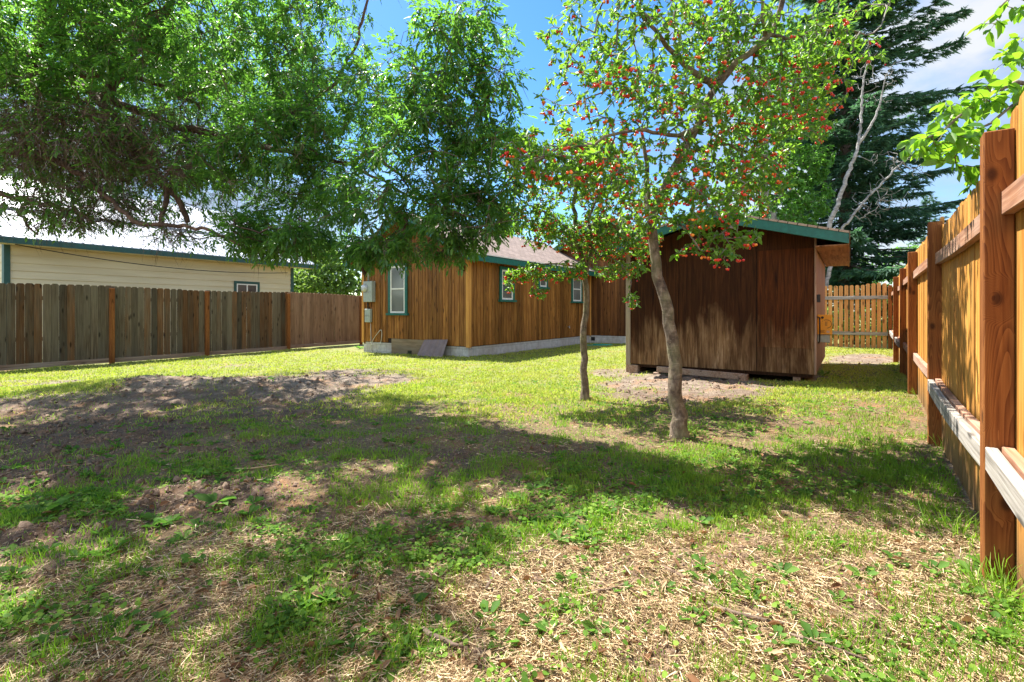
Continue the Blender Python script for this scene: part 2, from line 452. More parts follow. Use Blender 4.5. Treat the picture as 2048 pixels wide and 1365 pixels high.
def shingle(name, a, b, sw=.3, rh=.13):
    g = G(name)
    v = g.coord((1, 1, 1))
    br = g.N.new('ShaderNodeTexBrick'); g.L.new(v, br.inputs[0]); br.inputs['Scale'].default_value = 1
    br.inputs['Brick Width'].default_value = sw; br.inputs['Row Height'].default_value = rh; br.inputs['Mortar Size'].default_value = .008
    br.inputs['Color1'].default_value = (*a, 1); br.inputs['Color2'].default_value = (*b, 1)
    br.inputs['Mortar'].default_value = (*(x * .3 for x in a), 1)
    n = g.noise(v, 45, 5, .7)
    c = g.mix(1, br.outputs[0], g.ramp(n, [(.25, .65), (.75, 1.25)]), 'MULTIPLY')
    g.bump(g.math('ADD', br.outputs['Fac'], g.math('MULTIPLY', n, .4)), .6, .01)
    return g.done(c, .9)
M['shingle'] = shingle('brown shingles', (.16, .115, .095), (.23, .17, .145))
M['shed_shingle'] = shingle('tan roofing', (.34, .24, .17), (.42, .32, .24))

def metalroof():
    g = G('white metal roofing')
    n = g.noise(g.coord((3, 3, 3)), 1, 3)
    g.b.inputs['Metallic'].default_value = .35
    return g.done(g.ramp(n, [(.3, (.24, .26, .30)), (.7, (.38, .40, .44))]), .38)
M['metal_roof'] = metalroof()
M['panel_brown'] = plain('brown corrugated sheet', (.19, .135, .12), .55, .1, .2, 6)

def lapsiding():
    g = G('cream lap siding')
    n = g.noise(g.coord((.6, .6, 5)), 1, 4)
    g.bump(g.noise(g.coord((3, 3, 40)), 1, 3), .2, .004)
    return g.done(g.ramp(n, [(.3, (.54, .47, .30)), (.7, (.66, .59, .40))]), .6)
M['cream'] = lapsiding()

def glass(name, a, b):
    g = G(name)
    n = g.noise(g.coord((1.5, 1.5, .8)), 1, 3)
    g.b.inputs['Specular IOR Level'].default_value = .7
    return g.done(g.ramp(n, [(.4, a), (.6, b)]), .12)
M['glass'] = glass('screened window glass', (.10, .11, .105), (.17, .18, .17))
M['glass_dark'] = glass('dark window glass', (.05, .04, .04), (.12, .10, .09))

def plywood(nm='stained plywood', red=1.0, seed=(0, 0, 0)):
    """stained plywood of the shed, weathered towards the foot where rain splashes it"""
    g = G(nm)
    v = g.coord((1, 1, 1))
    fine = g.noise(g.coord((26, 26, 1.6)), 1, 7, .65, .9)
    big = g.noise(g.coord((2.2, 2.2, .7)), 1, 5, .6, .4)
    c = g.ramp(fine, [(.3, (.013, .0045, .002)), (.5, (.038 * red, .0132 * red ** .6, .0038)), (.75, (.078 * red, .027 * red ** .6, .009))])
    sep = g.N.new('ShaderNodeSeparateXYZ'); g.L.new(v, sep.inputs[0])
    z = g.math('ADD', sep.outputs[2], g.math('MULTIPLY', g.math('SUBTRACT', big, .5), -1.9))
    worn = g.ramp(z, [(.40, 1.0), (.78, .5), (1.12, 0.0)])
    wc = g.ramp(fine, [(.3, (.055, .024, .009)), (.5, (.19, .105, .048)), (.72, (.40, .27, .155))])
    c = g.mix(g.math('MULTIPLY', worn, g.ramp(big, [(.35, .1), (.58, 1.0)])), c, wc)
    blk = g.noise(g.coord((3.5, 3.5, 1.8)), 1.2, 7, .75, .8)
    c = g.mix(g.math('MULTIPLY', g.ramp(blk, [(.55, 0.0), (.68, .75)]), g.ramp(sep.outputs[2], [(.1, 1.0), (.75, 0.0)])), c, (.03, .024, .02))
    g.bump(fine, .4, .003)
    g.b.inputs['Specular IOR Level'].default_value = .12
    return g.done(c, .7)
M['plywood'] = plywood()
M['ply_red'] = plywood('redder plywood', 1.6)
M['ply_patch'] = wood('newer plywood patch', (.035, .010, .004), (.10, .028, .009), (.18, .060, .019), 'z', 30, False, (.2, .14, .09), .1, .6, .2, rings=True)
M['ply_side'] = wood('bare grooved plywood', (.16, .085, .05), (.30, .18, .12), (.42, .28, .2), 'z', 26, False, (.28, .2, .16), .4, .7, .2)
M['soffit'] = wood('soffit boards', (.16, .06, .025), (.32, .15, .07), (.45, .24, .12), 'x', 24, True, None, 0, .7, .4)
M['soffit_y'] = wood('soffit planks', (.12, .05, .025), (.24, .11, .055), (.34, .17, .09), 'y', 24, True, None, 0, .7, .4)
M['hatch'] = wood('raw plywood', (.17, .11, .06), (.27, .19, .11), (.36, .26, .16), 'y', 12, False, (.2, .17, .12), .4)

def bark(name, a, b, c3, sx=18, sz=6, moss=None, lent=False):
    g = G(name)
    v = g.coord((sx, sx, sz))
    n = g.noise(v, 1, 7, .65, .5)
    c = g.ramp(n, [(.3, a), (.5, b), (.72, c3)])
    if lent:                                     # pale cross-ways lenticels
        l = g.noise(g.coord((14, 14, 95)), 1, 3, .5)
        c = g.mix(g.ramp(l, [(.62, 0.0), (.74, .45)]), c, tuple(min(1, x * 1.5) for x in c3))
        l2 = g.noise(g.coord((5, 5, 30)), 1, 4, .6)
        c = g.mix(g.ramp(l2, [(.55, 0.0), (.70, .5)]), c, tuple(x * .7 for x in a))
    if moss:
        c = g.mix(g.ramp(g.noise(g.coord((4, 4, 3)), 1, 5), [(.45, 0.0), (.65, .6)]), c, moss)
    g.bump(n, .8, .015)
    return g.done(c, .85)
M['bark_cherry'] = bark('cherry bark', (.03, .018, .012), (.14, .098, .066), (.33, .26, .19), 22, 12, (.20, .20, .085), True)
M['bark_old'] = bark('rough dark bark', (.022, .013, .009), (.085, .048, .028), (.20, .12, .07), 22, 6)
M['twig'] = bark('twig bark', (.05, .032, .022), (.12, .08, .055), (.21, .155, .11), 12, 5)
M['twig_grey'] = bark('grey twig bark', (.10, .09, .08), (.19, .17, .15), (.30, .28, .25), 12, 5)
M['bark_birch'] = bark('white birch bark', (.08, .07, .06), (.27, .26, .245), (.45, .44, .415), 5, 14)
M['bark_spruce'] = bark('spruce bark', (.05, .035, .028), (.11, .08, .06), (.18, .14, .11), 8, 3)
M['leaf_ash'] = leafmat('compound leaves', (.022, .062, .032), (.045, .12, .038), (.16, .29, .055), (.26, .60, .05), .5, .38)
M['leaf_cherry'] = leafmat('cherry leaves', (.030, .10, .016), (.07, .185, .024), (.19, .33, .04), (.34, .64, .04), .48, .38)
M['leaf_plum'] = leafmat('broad leaves', (.05, .15, .02), (.09, .23, .025), (.16, .32, .03), (.34, .62, .03), .55, .32)
M['leaf_birch'] = leafmat('birch leaves', (.04, .12, .025), (.075, .20, .035), (.13, .29, .05), (.22, .52, .05), .5, .5)
M['leaf_bush'] = leafmat('bush leaves', (.07, .15, .04), (.12, .24, .05), (.2, .33, .09), (.35, .55, .08), .45, .5)
M['needles'] = leafmat('spruce needles', (.028, .070, .050), (.055, .125, .078), (.11, .21, .11), (.14, .34, .12), .38, .6, .3)
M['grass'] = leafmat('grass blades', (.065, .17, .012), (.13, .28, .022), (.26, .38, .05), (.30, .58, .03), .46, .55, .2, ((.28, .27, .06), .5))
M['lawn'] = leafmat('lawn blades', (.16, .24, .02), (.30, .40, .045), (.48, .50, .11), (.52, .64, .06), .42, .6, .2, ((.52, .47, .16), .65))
M['clover'] = leafmat('clover leaves', (.055, .12, .016), (.10, .20, .024), (.22, .34, .045), (.2, .48, .04), .42, .65, .15)
M['weed'] = leafmat('weed leaves', (.045, .11, .02), (.075, .17, .028), (.14, .25, .045), (.2, .45, .05), .42, .65, .15)
def strawmat():
    g = G('dry straw')
    g.b.inputs['Specular IOR Level'].default_value = .25
    c = g.ramp(g.rnd(), [(0, (.08, .046, .022)), (.3, (.22, .14, .068)), (.65, (.47, .34, .18)), (1, (.70, .56, .36))])
    return g.done(c, .7)
M['straw'] = strawmat()
M['chips'] = bark('wood chips', (.06, .035, .022), (.16, .10, .065), (.30, .21, .14), 30, 30)
def cherrymat():
    g = G('ripening cherries')
    oi = g.N.new('ShaderNodeObjectInfo')
    r = g.math('FRACT', g.math('ADD', g.rnd(), oi.outputs['Random']))
    g.b.inputs['Subsurface Weight'].default_value = .12; g.b.inputs['Subsurface Radius'].default_value = (.01, .004, .002)
    g.b.inputs['Coat Weight'].default_value = .3
    return g.done(g.ramp(r, [(0, (.50, .008, .012)), (.45, (.72, .02, .012)), (.75, (.85, .10, .012)), (1, (.88, .30, .03))]), .25)
M['cherry'] = cherrymat()

M['dry_leaf'] = leafmat('dead leaves', (.10, .045, .02), (.22, .11, .05), (.42, .30, .18), (.3, .15, .05), .2, .7, .2)
M['clod'] = bark('soil clods', (.05, .028, .015), (.13, .08, .048), (.25, .18, .125), 30, 30)

# ------------------------------------------------------------------ ground
def ground():
    nr, na = 400, 560
    r = .35 * (400 / .35) ** (np.arange(nr) / (nr - 1))
    t = np.arange(na) / na                       # finer towards +Y
    ang = (t * 2 - 1); ang = np.sign(ang) * (np.abs(ang) ** 1.5 * .62 + np.abs(ang) * .38) * math.pi
    R, A = np.meshgrid(r, ang, indexing='ij')
    X = R * np.sin(A); Y = R * np.cos(A)
    Z = H(X, Y)
    V = np.stack([X, Y, Z], -1).reshape(-1, 3)
    i, j = np.meshgrid(np.arange(nr - 1), np.arange(na), indexing='ij')
    a = i * na + j; b = i * na + (j + 1) % na
    Q = np.stack([a, b, b + na, a + na], -1).reshape(-1, 4)
    c = len(V); V = np.concatenate([V, [(0, 0, float(H(0, 0)))]])
    me = mesh_np('ground', V, Q[:, ::-1], True)
    d, s, cl, _, _ = masks(V[:, 0], V[:, 1])
    behind = V[:, 1] < .6
    d[behind] = .4; s[behind] = .4; cl[behind] = .2
    at = me.attributes.new('cover', 'FLOAT_COLOR', 'POINT')
    C = np.zeros((len(V), 4), np.float32); C[:, 0] = d; C[:, 1] = s; C[:, 2] = cl; C[:, 3] = 1
    at.data.foreach_set('color', C.ravel())
    g = G('soil with thatch and turf')
    an = g.N.new('ShaderNodeAttribute'); an.attribute_name = 'cover'
    sp = g.N.new('ShaderNodeSeparateColor'); g.L.new(an.outputs['Color'], sp.inputs[0])
    v = g.coord((1, 1, 1))
    n1 = g.noise(v, 6, 8, .7); n2 = g.noise(v, 45, 6, .7); n3 = g.noise(v, 1.1, 4)
    soil = g.ramp(g.math('ADD', g.math('MULTIPLY', n1, .5), g.math('MULTIPLY', n2, .5)), [(.36, (.028, .015, .007)), (.5, (.085, .048, .025)), (.64, (.175, .115, .072))])
    pale = g.ramp(g.math('ADD', g.math('MULTIPLY', n1, .6), g.math('MULTIPLY', n2, .4)), [(.36, (.065, .044, .028)), (.5, (.165, .122, .088)), (.62, (.29, .23, .175))])
    sx = g.N.new('ShaderNodeSeparateXYZ'); g.L.new(v, sx.inputs[0])
    f = g.ramp(g.math('MULTIPLY', sx.outputs[0], .1), [(-.0, 0.0), (.12, 1.0)])
    far = g.ramp(g.math('MULTIPLY_ADD', n3, .15, g.math('MULTIPLY', sx.outputs[1], .1)), [(.62, 0.0), (.82, 1.0)])
    soil = g.mix(far, soil, pale)
    turf = g.ramp(n2, [(.3, (.07, .09, .018)), (.5, (.15, .17, .035)), (.7, (.28, .27, .10))])
    thatch = g.ramp(g.noise(g.coord((60, 22, 40)), 1, 7, .7, 1.5), [(.32, (.045, .026, .014)), (.5, (.17, .11, .06)), (.68, (.42, .30, .18))])
    ysep = g.math('MULTIPLY_ADD', n1, 1.6, sx.outputs[1])
    litter = g.ramp(g.noise(g.coord((40, 30, 40)), 1, 7, .7, .8), [(.32, (.035, .022, .010)), (.5, (.13, .085, .038)), (.68, (.27, .20, .095))])
    turf = g.mix(g.ramp(g.math('MULTIPLY', ysep, .1), [(.66, 1.0), (.86, 0.0)]), turf, litter)
    base = g.mix(sp.outputs[0], turf, soil)
    st = g.math('MULTIPLY_ADD', g.math('SUBTRACT', n1, .5), .8, sp.outputs[1])
    base = g.mix(g.ramp(st, [(.15, 0.0), (.5, .9)]), base, thatch)
    clay = g.ramp(g.noise(v, 2.3, 5, .6), [(.52, 0.0), (.66, .6)])
    base = g.mix(clay, base, g.mix(1, (.26, .125, .045), g.ramp(n2, [(.3, .5), (.7, 1.3)]), 'MULTIPLY'))
    bu = g.math('ADD', n2, g.math('MULTIPLY', n1, 1.5))
    g.bump(bu, .9, .02)
    m = g.done(base, .95)
    o = link('ground', me, m)
    setp(o, 'yard ground of bare soil, dry thatch and patchy turf', 'ground', None, 'structure')
ground()

def frustum_pts(n, y0, y1, rng, p=0.0, marg=.12):
    """random ground positions, thicker near the viewer"""
    u = rng.random(n)
    if p == 0: Y = y0 * (y1 / y0) ** u
    else: Y = (y0 ** -p + u * (y1 ** -p - y0 ** -p)) ** (-1 / p)
    X = (rng.random(n) * 2 - 1) * (1.03 + marg) * Y
    return X, Y

VR = (.811, -.585)                                  # right-hand fence: across
def inyard(x, y):
    v = x * .811 - y * .585; v3 = x * .860 - y * .510
    s = x * .585 + y * .811
    hx = (x + 1.09) * .56 + (y - 12.55) * .8285; hy = -((x + 1.09) * .8285 - (y - 12.55) * .56)
    house = (hx > .02) & (hy > .02)
    wing = (hx > 7.1) & (hy > -8)
    sx = (x - 2.095) * .56 + (y - 9.17) * .8285; sv = (x - 2.095) * .8285 - (y - 9.17) * .56
    shed = (sx > .05) & (sx < 3.7) & (sv > 0) & (sv < 2.97)
    return (v < .43) & (v3 > -14.5) & (s < 17.2) & ~house & ~shed & ~wing

def quadtree_grass():
    rng = np.random.default_rng(11)
    # ---- far sunny lawn
    X, Y = frustum_pts(330000, 4.8, 20, rng, 0.0, .05)
    d, s, c, px, py = masks(X, Y)
    keep = inyard(X, Y) & (rng.random(len(X)) < (1 - d * 1.05) * (.35 + .65 * sm(.38, .6, fbm(X * 4, Y * 4, 3, 77))) * sm(840, 770, py + (fbm(X, Y, 2, 5) - .5) * 90))
    X, Y = X[keep], Y[keep]; n = len(X)
    O = np.stack([X, Y, H(X, Y) - .004], -1)
    D = np.stack([rng.normal(0, .55, n), rng.normal(0, .55, n), np.ones(n)], -1)
    V, Q = scatter(BLADE, BLADEQ, O, D, rng.random(n) * 6.28, .007 + .0006 * Y, .022 + rng.random(n) * .03)
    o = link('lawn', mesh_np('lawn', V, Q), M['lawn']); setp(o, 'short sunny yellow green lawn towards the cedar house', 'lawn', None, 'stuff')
    # ---- near patchy grass
    X, Y = frustum_pts(330000, 1.25, 8, rng, .55, .05)
    d, s, c, px, py = masks(X, Y)
    cl = sm(.50, .58, fbm(X * 4.2, Y * 4.2, 4, 91)); cl2 = sm(.5, .7, fbm(X * 11, Y * 11, 2, 93))
    right = blob(px, py, 1550, 1000, 420, 130)
    w = (1 - d) * (1 - .62 * s) * (.13 + .92 * cl + .45 * cl2 * right) * (.45 + .55 * sm(1330, 900, py)) + .06
    keep = inyard(X, Y) & (rng.random(len(X)) < w)
    X, Y, px, py, cl2, right, cl = X[keep], Y[keep], px[keep], py[keep], cl2[keep], right[keep], cl[keep]; n = len(X)
    O = np.stack([X, Y, H(X, Y) - .006], -1)
    D = np.stack([rng.normal(0, .35, n), rng.normal(0, .35, n), np.ones(n)], -1)
    tall = rng.random(n) ** 2
    L = .018 + (.02 + .035 * cl) * tall + .045 * right * cl2 * rng.random(n)
    V, Q = scatter(BLADE, BLADEQ, O, D, rng.random(n) * 6.28, .0022 + .0007 * Y, L)
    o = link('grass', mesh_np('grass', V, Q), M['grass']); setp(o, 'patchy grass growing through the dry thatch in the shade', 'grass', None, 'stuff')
    # ---- clover / creeping weeds: small rounded leaves held flat
    T = np.array([(0, 0, 0), (-.34, .12, .04), (-.56, .46, .06), (-.42, .84, .0), (0, 1, -.06), (.42, .84, .0), (.56, .46, .06), (.34, .12, .04)])
    TQ = np.array([(0, 1, 2, 3), (0, 3, 4, 5), (0, 5, 6, 7)])
    X, Y = frustum_pts(150000, 1.25, 13, rng, .35, .05)
    d, s, c, px, py = masks(X, Y)
    w = (sm(.1, 1.0, c + (fbm(X * 6, Y * 6, 4, 97) - .5) * 1.5) * .75 + .03) * (1 - d)
    keep = inyard(X, Y) & (rng.random(len(X)) < w)
    X, Y = X[keep], Y[keep]; n = len(X)
    lift = .008 + .035 * rng.random(n) * sm(.45, .6, fbm(X * 5, Y * 5, 2, 12))
    O = np.stack([X, Y, H(X, Y) + lift], -1)
    a = rng.random(n) * 6.28
    D = np.stack([np.cos(a), np.sin(a), rng.normal(.12, .3, n)], -1)
    sz = (.007 + .013 * rng.random(n)) * (1 + .06 * Y)
    V, Q = scatter(T, TQ, O, D, rng.normal(0, .35, n), sz, sz)
    o = link('clover', mesh_np('clover', V, Q), M['clover']); setp(o, 'low clover and creeping weeds covering parts of the yard', 'clover', None, 'stuff')
    # ---- straw: dry cut stems lying flat
    X, Y = frustum_pts(480000, 1.25, 7, rng, .8, .05)
    d, s, c, px, py = masks(X, Y)
    w = np.clip(s * 1.1 + .05, 0, 1) * (.12 + .88 * sm(.36, .62, fbm(X * 5, Y * 5, 4, 101))) * (.35 + .65 * sm(-1.6, .6, X + (fbm(X, Y, 2, 8) - .5)))
    keep = inyard(X, Y) & (rng.random(len(X)) < w)
    X, Y = X[keep], Y[keep]; n = len(X)
    O = np.stack([X, Y, H(X, Y) + .003 + .014 * rng.random(n)], -1)
    sw = (fbm(X * 2, Y * 2, 2, 111) - .5) * 5
    a = sw + rng.normal(0, .9, n)
    D = np.stack([np.cos(a), np.sin(a), rng.normal(.02, .16, n)], -1)
    T = np.array([(-.5, -.5, 0), (.5, -.5, 0), (-.5, .05, .8), (.5, .05, .8), (-.4, .5, 0), (.4, .5, 0)])
    L = .012 + .075 * rng.random(n) ** 3
    V, Q = scatter(T, BLADEQ, O, D, rng.random(n) * 6.28, .0009 + .0016 * rng.random(n) ** 2 + .0003 * Y, L)
    o = link('straw', mesh_np('straw', V, Q), M['straw']); setp(o, 'dry cut straw and thatch strewn over the foreground', 'straw', None, 'stuff')
    # ---- chips, bark and clods
    X, Y = frustum_pts(30000, 1.3, 13, rng, .5, .05)
    d, s, c, px, py = masks(X, Y)
    keep = inyard(X, Y) & (rng.random(len(X)) < .25 + .75 * np.maximum(d, s * .6))
    X, Y = X[keep], Y[keep]; n = len(X)
    T = np.array([(-.5, -.5, 0), (.5, -.4, 0), (.45, .5, .1), (-.4, .5, 0), (-.4, -.35, .7), (.4, -.3, .6), (.35, .35, .75), (-.3, .4, .6)])
    TQ = np.array([(4, 5, 6, 7), (0, 1, 5, 4), (1, 2, 6, 5), (2, 3, 7, 6), (3, 0, 4, 7)])
    a = rng.random(n) * 6.28
    D = np.stack([np.cos(a), np.sin(a), rng.normal(0, .1, n)], -1)
    V, Q = scatter(T, TQ, np.stack([X, Y, H(X, Y) - .002], -1), D, rng.normal(0, .2, n), (.004 + .011 * rng.random(n) ** 2) * (1 + .09 * Y), (.006 + .03 * rng.random(n) ** 3) * (1 + .06 * Y))
    o = link('wood_chips', mesh_np('wood_chips', V, Q), M['chips']); setp(o, 'small wood chips, bark scraps and clods on the soil', 'wood chips', None, 'stuff')
    # ---- crumbled clods on the bare soil
    X, Y = frustum_pts(26000, 2.5, 13, rng, .2, .05)
    d, s, c, px, py = masks(X, Y)
    keep = inyard(X, Y) & (rng.random(len(X)) < (d - .35) * 1.2 * (.2 + .8 * sm(.45, .6, fbm(X * 3, Y * 3, 3, 131))))
    X, Y = X[keep], Y[keep]; n = len(X)
    T = np.array([(-.5, -.35, 0), (.3, -.5, 0), (.5, .35, 0), (-.3, .5, 0), (-.25, -.2, .6), (.2, -.25, .5), (.22, .2, .7), (-.2, .25, .5)])
    a = rng.random(n) * 6.28
    D = np.stack([np.cos(a), np.sin(a), rng.normal(0, .2, n)], -1)
    sz = .012 + .045 * rng.random(n) ** 4
    V, Q = scatter(T, TQ, np.stack([X, Y, H(X, Y) - .003], -1), D, rng.normal(0, .4, n), sz, sz * (.7 + .6 * rng.random(n)))
    o = link('soil_clods', mesh_np('soil_clods', V, Q, True), M['clod']); setp(o, 'crumbled brown clods lying on the bare dug soil', 'soil clods', None, 'stuff')
    # ---- dead leaves
    X, Y = frustum_pts(1500, 1.3, 8, rng, .6, .05)
    keep = inyard(X, Y) & (rng.random(len(X)) < .5)
    X, Y = X[keep], Y[keep]; n = len(X)
    a = rng.random(n) * 6.28
    D = np.stack([np.cos(a), np.sin(a), rng.normal(.1, .2, n)], -1)
    V, Q = scatter(LEAF * (1, 1, 2.5), LEAFQ, np.stack([X, Y, H(X, Y) + .012], -1), D, rng.normal(0, .5, n), .012 + .02 * rng.random(n), .025 + .035 * rng.random(n))
    o = link('dead_leaves', mesh_np('dead_leaves', V, Q), M['dry_leaf']); setp(o, 'curled brown dead leaves dotted over thatch and grass', 'dead leaves', None, 'stuff')
    # ---- broad leaved weeds, rosettes
    X, Y = frustum_pts(3400, 1.6, 9.5, rng, .3, 0)
    d, s, c, px, py = masks(X, Y)
    left = blob(px, py, 250, 980, 420, 130) + .5 * blob(px, py, 1650, 770, 160, 25)
    keep = inyard(X, Y) & (rng.random(len(X)) < .06 + .5 * left * (1 - d * .8) + .25 * c)
    X, Y = X[keep], Y[keep]; k = 7
    n = len(X) * k
    a = np.repeat(rng.random(len(X)) * 6.28, k) + np.tile(np.arange(k), len(X)) * 2.4 + rng.normal(0, .2, n)
    O = np.repeat(np.stack([X, Y, H(X, Y)], -1), k, 0)
    size = np.repeat(.03 + .05 * rng.random(len(X)), k) * (.6 + .5 * rng.random(n))
    D = np.stack([np.cos(a), np.sin(a), .25 + .5 * rng.random(n)], -1)
    T = np.array([(0, 0, 0), (-.22, .35, .12), (-.5, .72, .1), (0, 1, -.25), (.5, .72, .1), (.22, .35, .12)])
    V, Q = scatter(T, LEAFQ, O, D, rng.normal(0, .4, n), size * .45, size)
    o = link('weeds', mesh_np('weeds', V, Q), M['weed']); setp(o, 'broad leaved weeds scattered low over the shaded soil', 'weeds', None, 'stuff')
quadtree_grass()

def hz(x, y): return float(H(x, y))

# tall tufts, two by the fence, and big single weeds
def tuft(px, py, Y, n, L, label, spread=.05, mat='grass'):
    p = W(px, py, Y); z = hz(p[0], p[1]); rng = np.random.default_rng(int(px))
    O = np.stack([rng.normal(0, spread, n), rng.normal(0, spread, n), np.zeros(n) - .01], -1)
    D = np.stack([O[:, 0] * 3 / spread * .1 + rng.normal(0, .3, n), O[:, 1] * 3 / spread * .1 + rng.normal(0, .3, n), np.ones(n)], -1)
    T = np.array([(-.5, 0, 0), (.5, 0, 0), (-.5, .4, 1.5), (.5, .4, 1.5), (-.35, .75, 6), (.35, .75, 6), (-.05, 1, 15), (.05, 1, 15)])
    V, Q = scatter(T, np.array([(0, 1, 3, 2), (2, 3, 5, 4), (4, 5, 7, 6)]), O, D, rng.random(n) * 6.28, .004, L * (.45 + .6 * rng.random(n)))
    o = link('grass_tuft', mesh_np('grass_tuft', V, Q), M[mat]); o.location = (p[0], p[1], z)
    setp(o, label, 'grass tuft', 'tall grass tufts along the fence')
tuft(1925, 1060, 2.42, 90, .17, 'tall green grass tuft in the shade just before the nearest fence post', .05)
tuft(2000, 1175, 1.90, 110, .17, 'long arching grass tuft at the foot of the nearest fence post', .06)
tuft(1893, 905, 3.95, 50, .18, 'grass tuft at the foot of the second nearest fence post', .05)
tuft(1855, 800, 6.0, 60, .16, 'grass tuft at the foot of the third fence post', .07)

def bigweed(px, py, n, L, label, mat='weed', up=.6):
    Y = 1120 / (py - 621); p = W(px, py, Y); rng = np.random.default_rng(int(px) + 5)
    a = np.arange(n) * 2.4 + rng.normal(0, .3, n)
    D = np.stack([np.cos(a), np.sin(a), up * (.3 + rng.random(n))], -1)
    T = np.array([(-.05, 0, 0), (.05, 0, 0), (-.30, .35, .1), (0, .38, -.06), (.30, .35, .1), (-.46, .62, .1), (0, .66, -.05), (.46, .62, .1), (-.2, .9, -.02), (.2, .9, -.02), (0, 1, -.3)])
    TQ = np.array([(0, 1, 4, 2), (2, 3, 6, 5), (3, 4, 7, 6), (5, 6, 10, 8), (6, 7, 9, 10)])
    s = L * .8 * (.6 + .5 * rng.random(n))
    V, Q = scatter(T, TQ, np.zeros((n, 3)), D, rng.normal(0, .3, n), s * .5, s)
    o = link('weed_plant', mesh_np('weed_plant', V, Q), M[mat]); o.location = (p[0], p[1], hz(p[0], p[1]))
    setp(o, label, 'weed', 'large broad leaved weeds')
bigweed(395, 955, 9, .13, 'grey green dock weed on bare soil in the middle left of the yard')
bigweed(430, 1020, 8, .15, 'large pale weed leaf clump lower right of the grey green dock')
bigweed(90, 1030, 10, .16, 'large leafy weed clump near the left picture edge')
bigweed(2030, 1270, 14, .07, 'bright sunlit leafy weed at the right foot of the fence', 'clover')
bigweed(1130, 1050, 16, .09, 'lush green weed clump in the middle of the foreground clover')
bigweed(1648, 752, 9, .16, 'bright green weed beside the right front corner of the shed', 'clover')
bigweed(720, 690, 10, .26, 'dark green weed where the grey fence meets the cedar house')

# ------------------------------------------------------------------ twigs and leaves on the ground
def twig(px, py, ang, L, r, label, grp='sticks lying on the thatch', mat='twig', bend=.15, lift=.012):
    Y = 1120 / (py - 621); p = W(px, py, Y); z = hz(p[0], p[1])
    rng = random.Random(int(px * 7 + py))
    pts = []
    for i in range(6):
        t = i / 5 - .5
        x = math.cos(ang) * t * L - math.sin(ang) * (bend * L * (t * t * 2) + rng.uniform(-.02, .02) * L)
        y = math.sin(ang) * t * L + math.cos(ang) * (bend * L * (t * t * 2) + rng.uniform(-.02, .02) * L)
        pts.append((x, y, hz(p[0] + x, p[1] + y) - z + lift))
    mb = MB().tube(pts, [r * q for q in (.8, 1, .95, .85, .7, .45)], 7)
    o = mb.build('stick', M[mat], None, 0, True); o.location = (p[0], p[1], z)
    setp(o, label, 'stick', grp)
twig(1058, 1124, .05, .17, .009, 'thick short reddish brown stick lying level in the centre foreground')
twig(1180, 1215, .42, .26, .005, 'long slender tan stem slanting up to the right of the centre foreground', mat='straw')
twig(1222, 1207, .25, .17, .006, 'reddish tan stick to the right of the slender tan stem', mat='chips')
twig(985, 1175, 1.45, .16, .007, 'dark upright-lying stick left of the centre straw')
twig(880, 1300, -.6, .18, .010, 'dark bark covered stick beside the foreground clover patch')
twig(743, 1100, -.5, .10, .007, 'brown stick at the left edge of the upper clover patch')
twig(1390, 1190, -.8, .30, .008, 'long weathered stick slanting down across the sunlit straw', mat='chips')
twig(1130, 1330, -1.2, .14, .008, 'pale peeled stick at the bottom centre of the straw', mat='straw')
twig(1500, 1262, -.45, .28, .008, 'dark stick across the sunny straw right of centre')
twig(1670, 1330, -.5, .24, .006, 'thin brown stick on the straw near the bottom right')
twig(240, 1150, .35, .10, .006, 'short brown stick in the shaded thatch on the left')
twig(290, 1290, 1.2, .11, .007, 'crooked dark stick near the bottom left')
twig(460, 1310, .7, .16, .005, 'thin rust coloured stick on shaded straw at the lower left', mat='chips')
twig(515, 938, .25, .30, .006, 'long pale dead stem on bare soil above the weeds', mat='straw')
twig(200, 830, -.7, .22, .007, 'small dark stick standing on the dug earth mound')
twig(425, 845, .4, .30, .008, 'dark branch piece beside the dug earth')

# ------------------------------------------------------------------ right-hand fence
UA = math.atan2(.811, .585)
P1s = 2.725                                    # along the fence
def fw(s, v): return (s * .585 + v * .811, s * .811 - v * .585)     # fence coordinates -> world
def picket_poly(w, z0, z1, ear=.025):
    return [(-w / 2, z0), (w / 2, z0), (w / 2, z1 - ear), (w / 2 - ear, z1), (-w / 2 + ear, z1), (-w / 2, z1 - ear)]
def boards(mb, x0, x1, w, gap, z0, z1f, y, th, rng, ear=.03, jit=.012):
    x = x0
    while x < x1 - .02:
        ww = w * rng.uniform(.94, 1.04)
        zt = (z1f(x) if callable(z1f) else z1f) + rng.uniform(-jit, jit)
        dy = rng.uniform(-.003, .003)
        ln = rng.uniform(-.006, .006)
        n = len(mb.v)
        poly = [(a + x + ww / 2, b) for a, b in picket_poly(ww, z0 + rng.uniform(-.015, .015), zt, ear)]
        mb.prism(poly, 'y', y + dy, y + dy + th)
        x += ww + gap * rng.choice((.3, .6, .8, 1.2, 2.0))

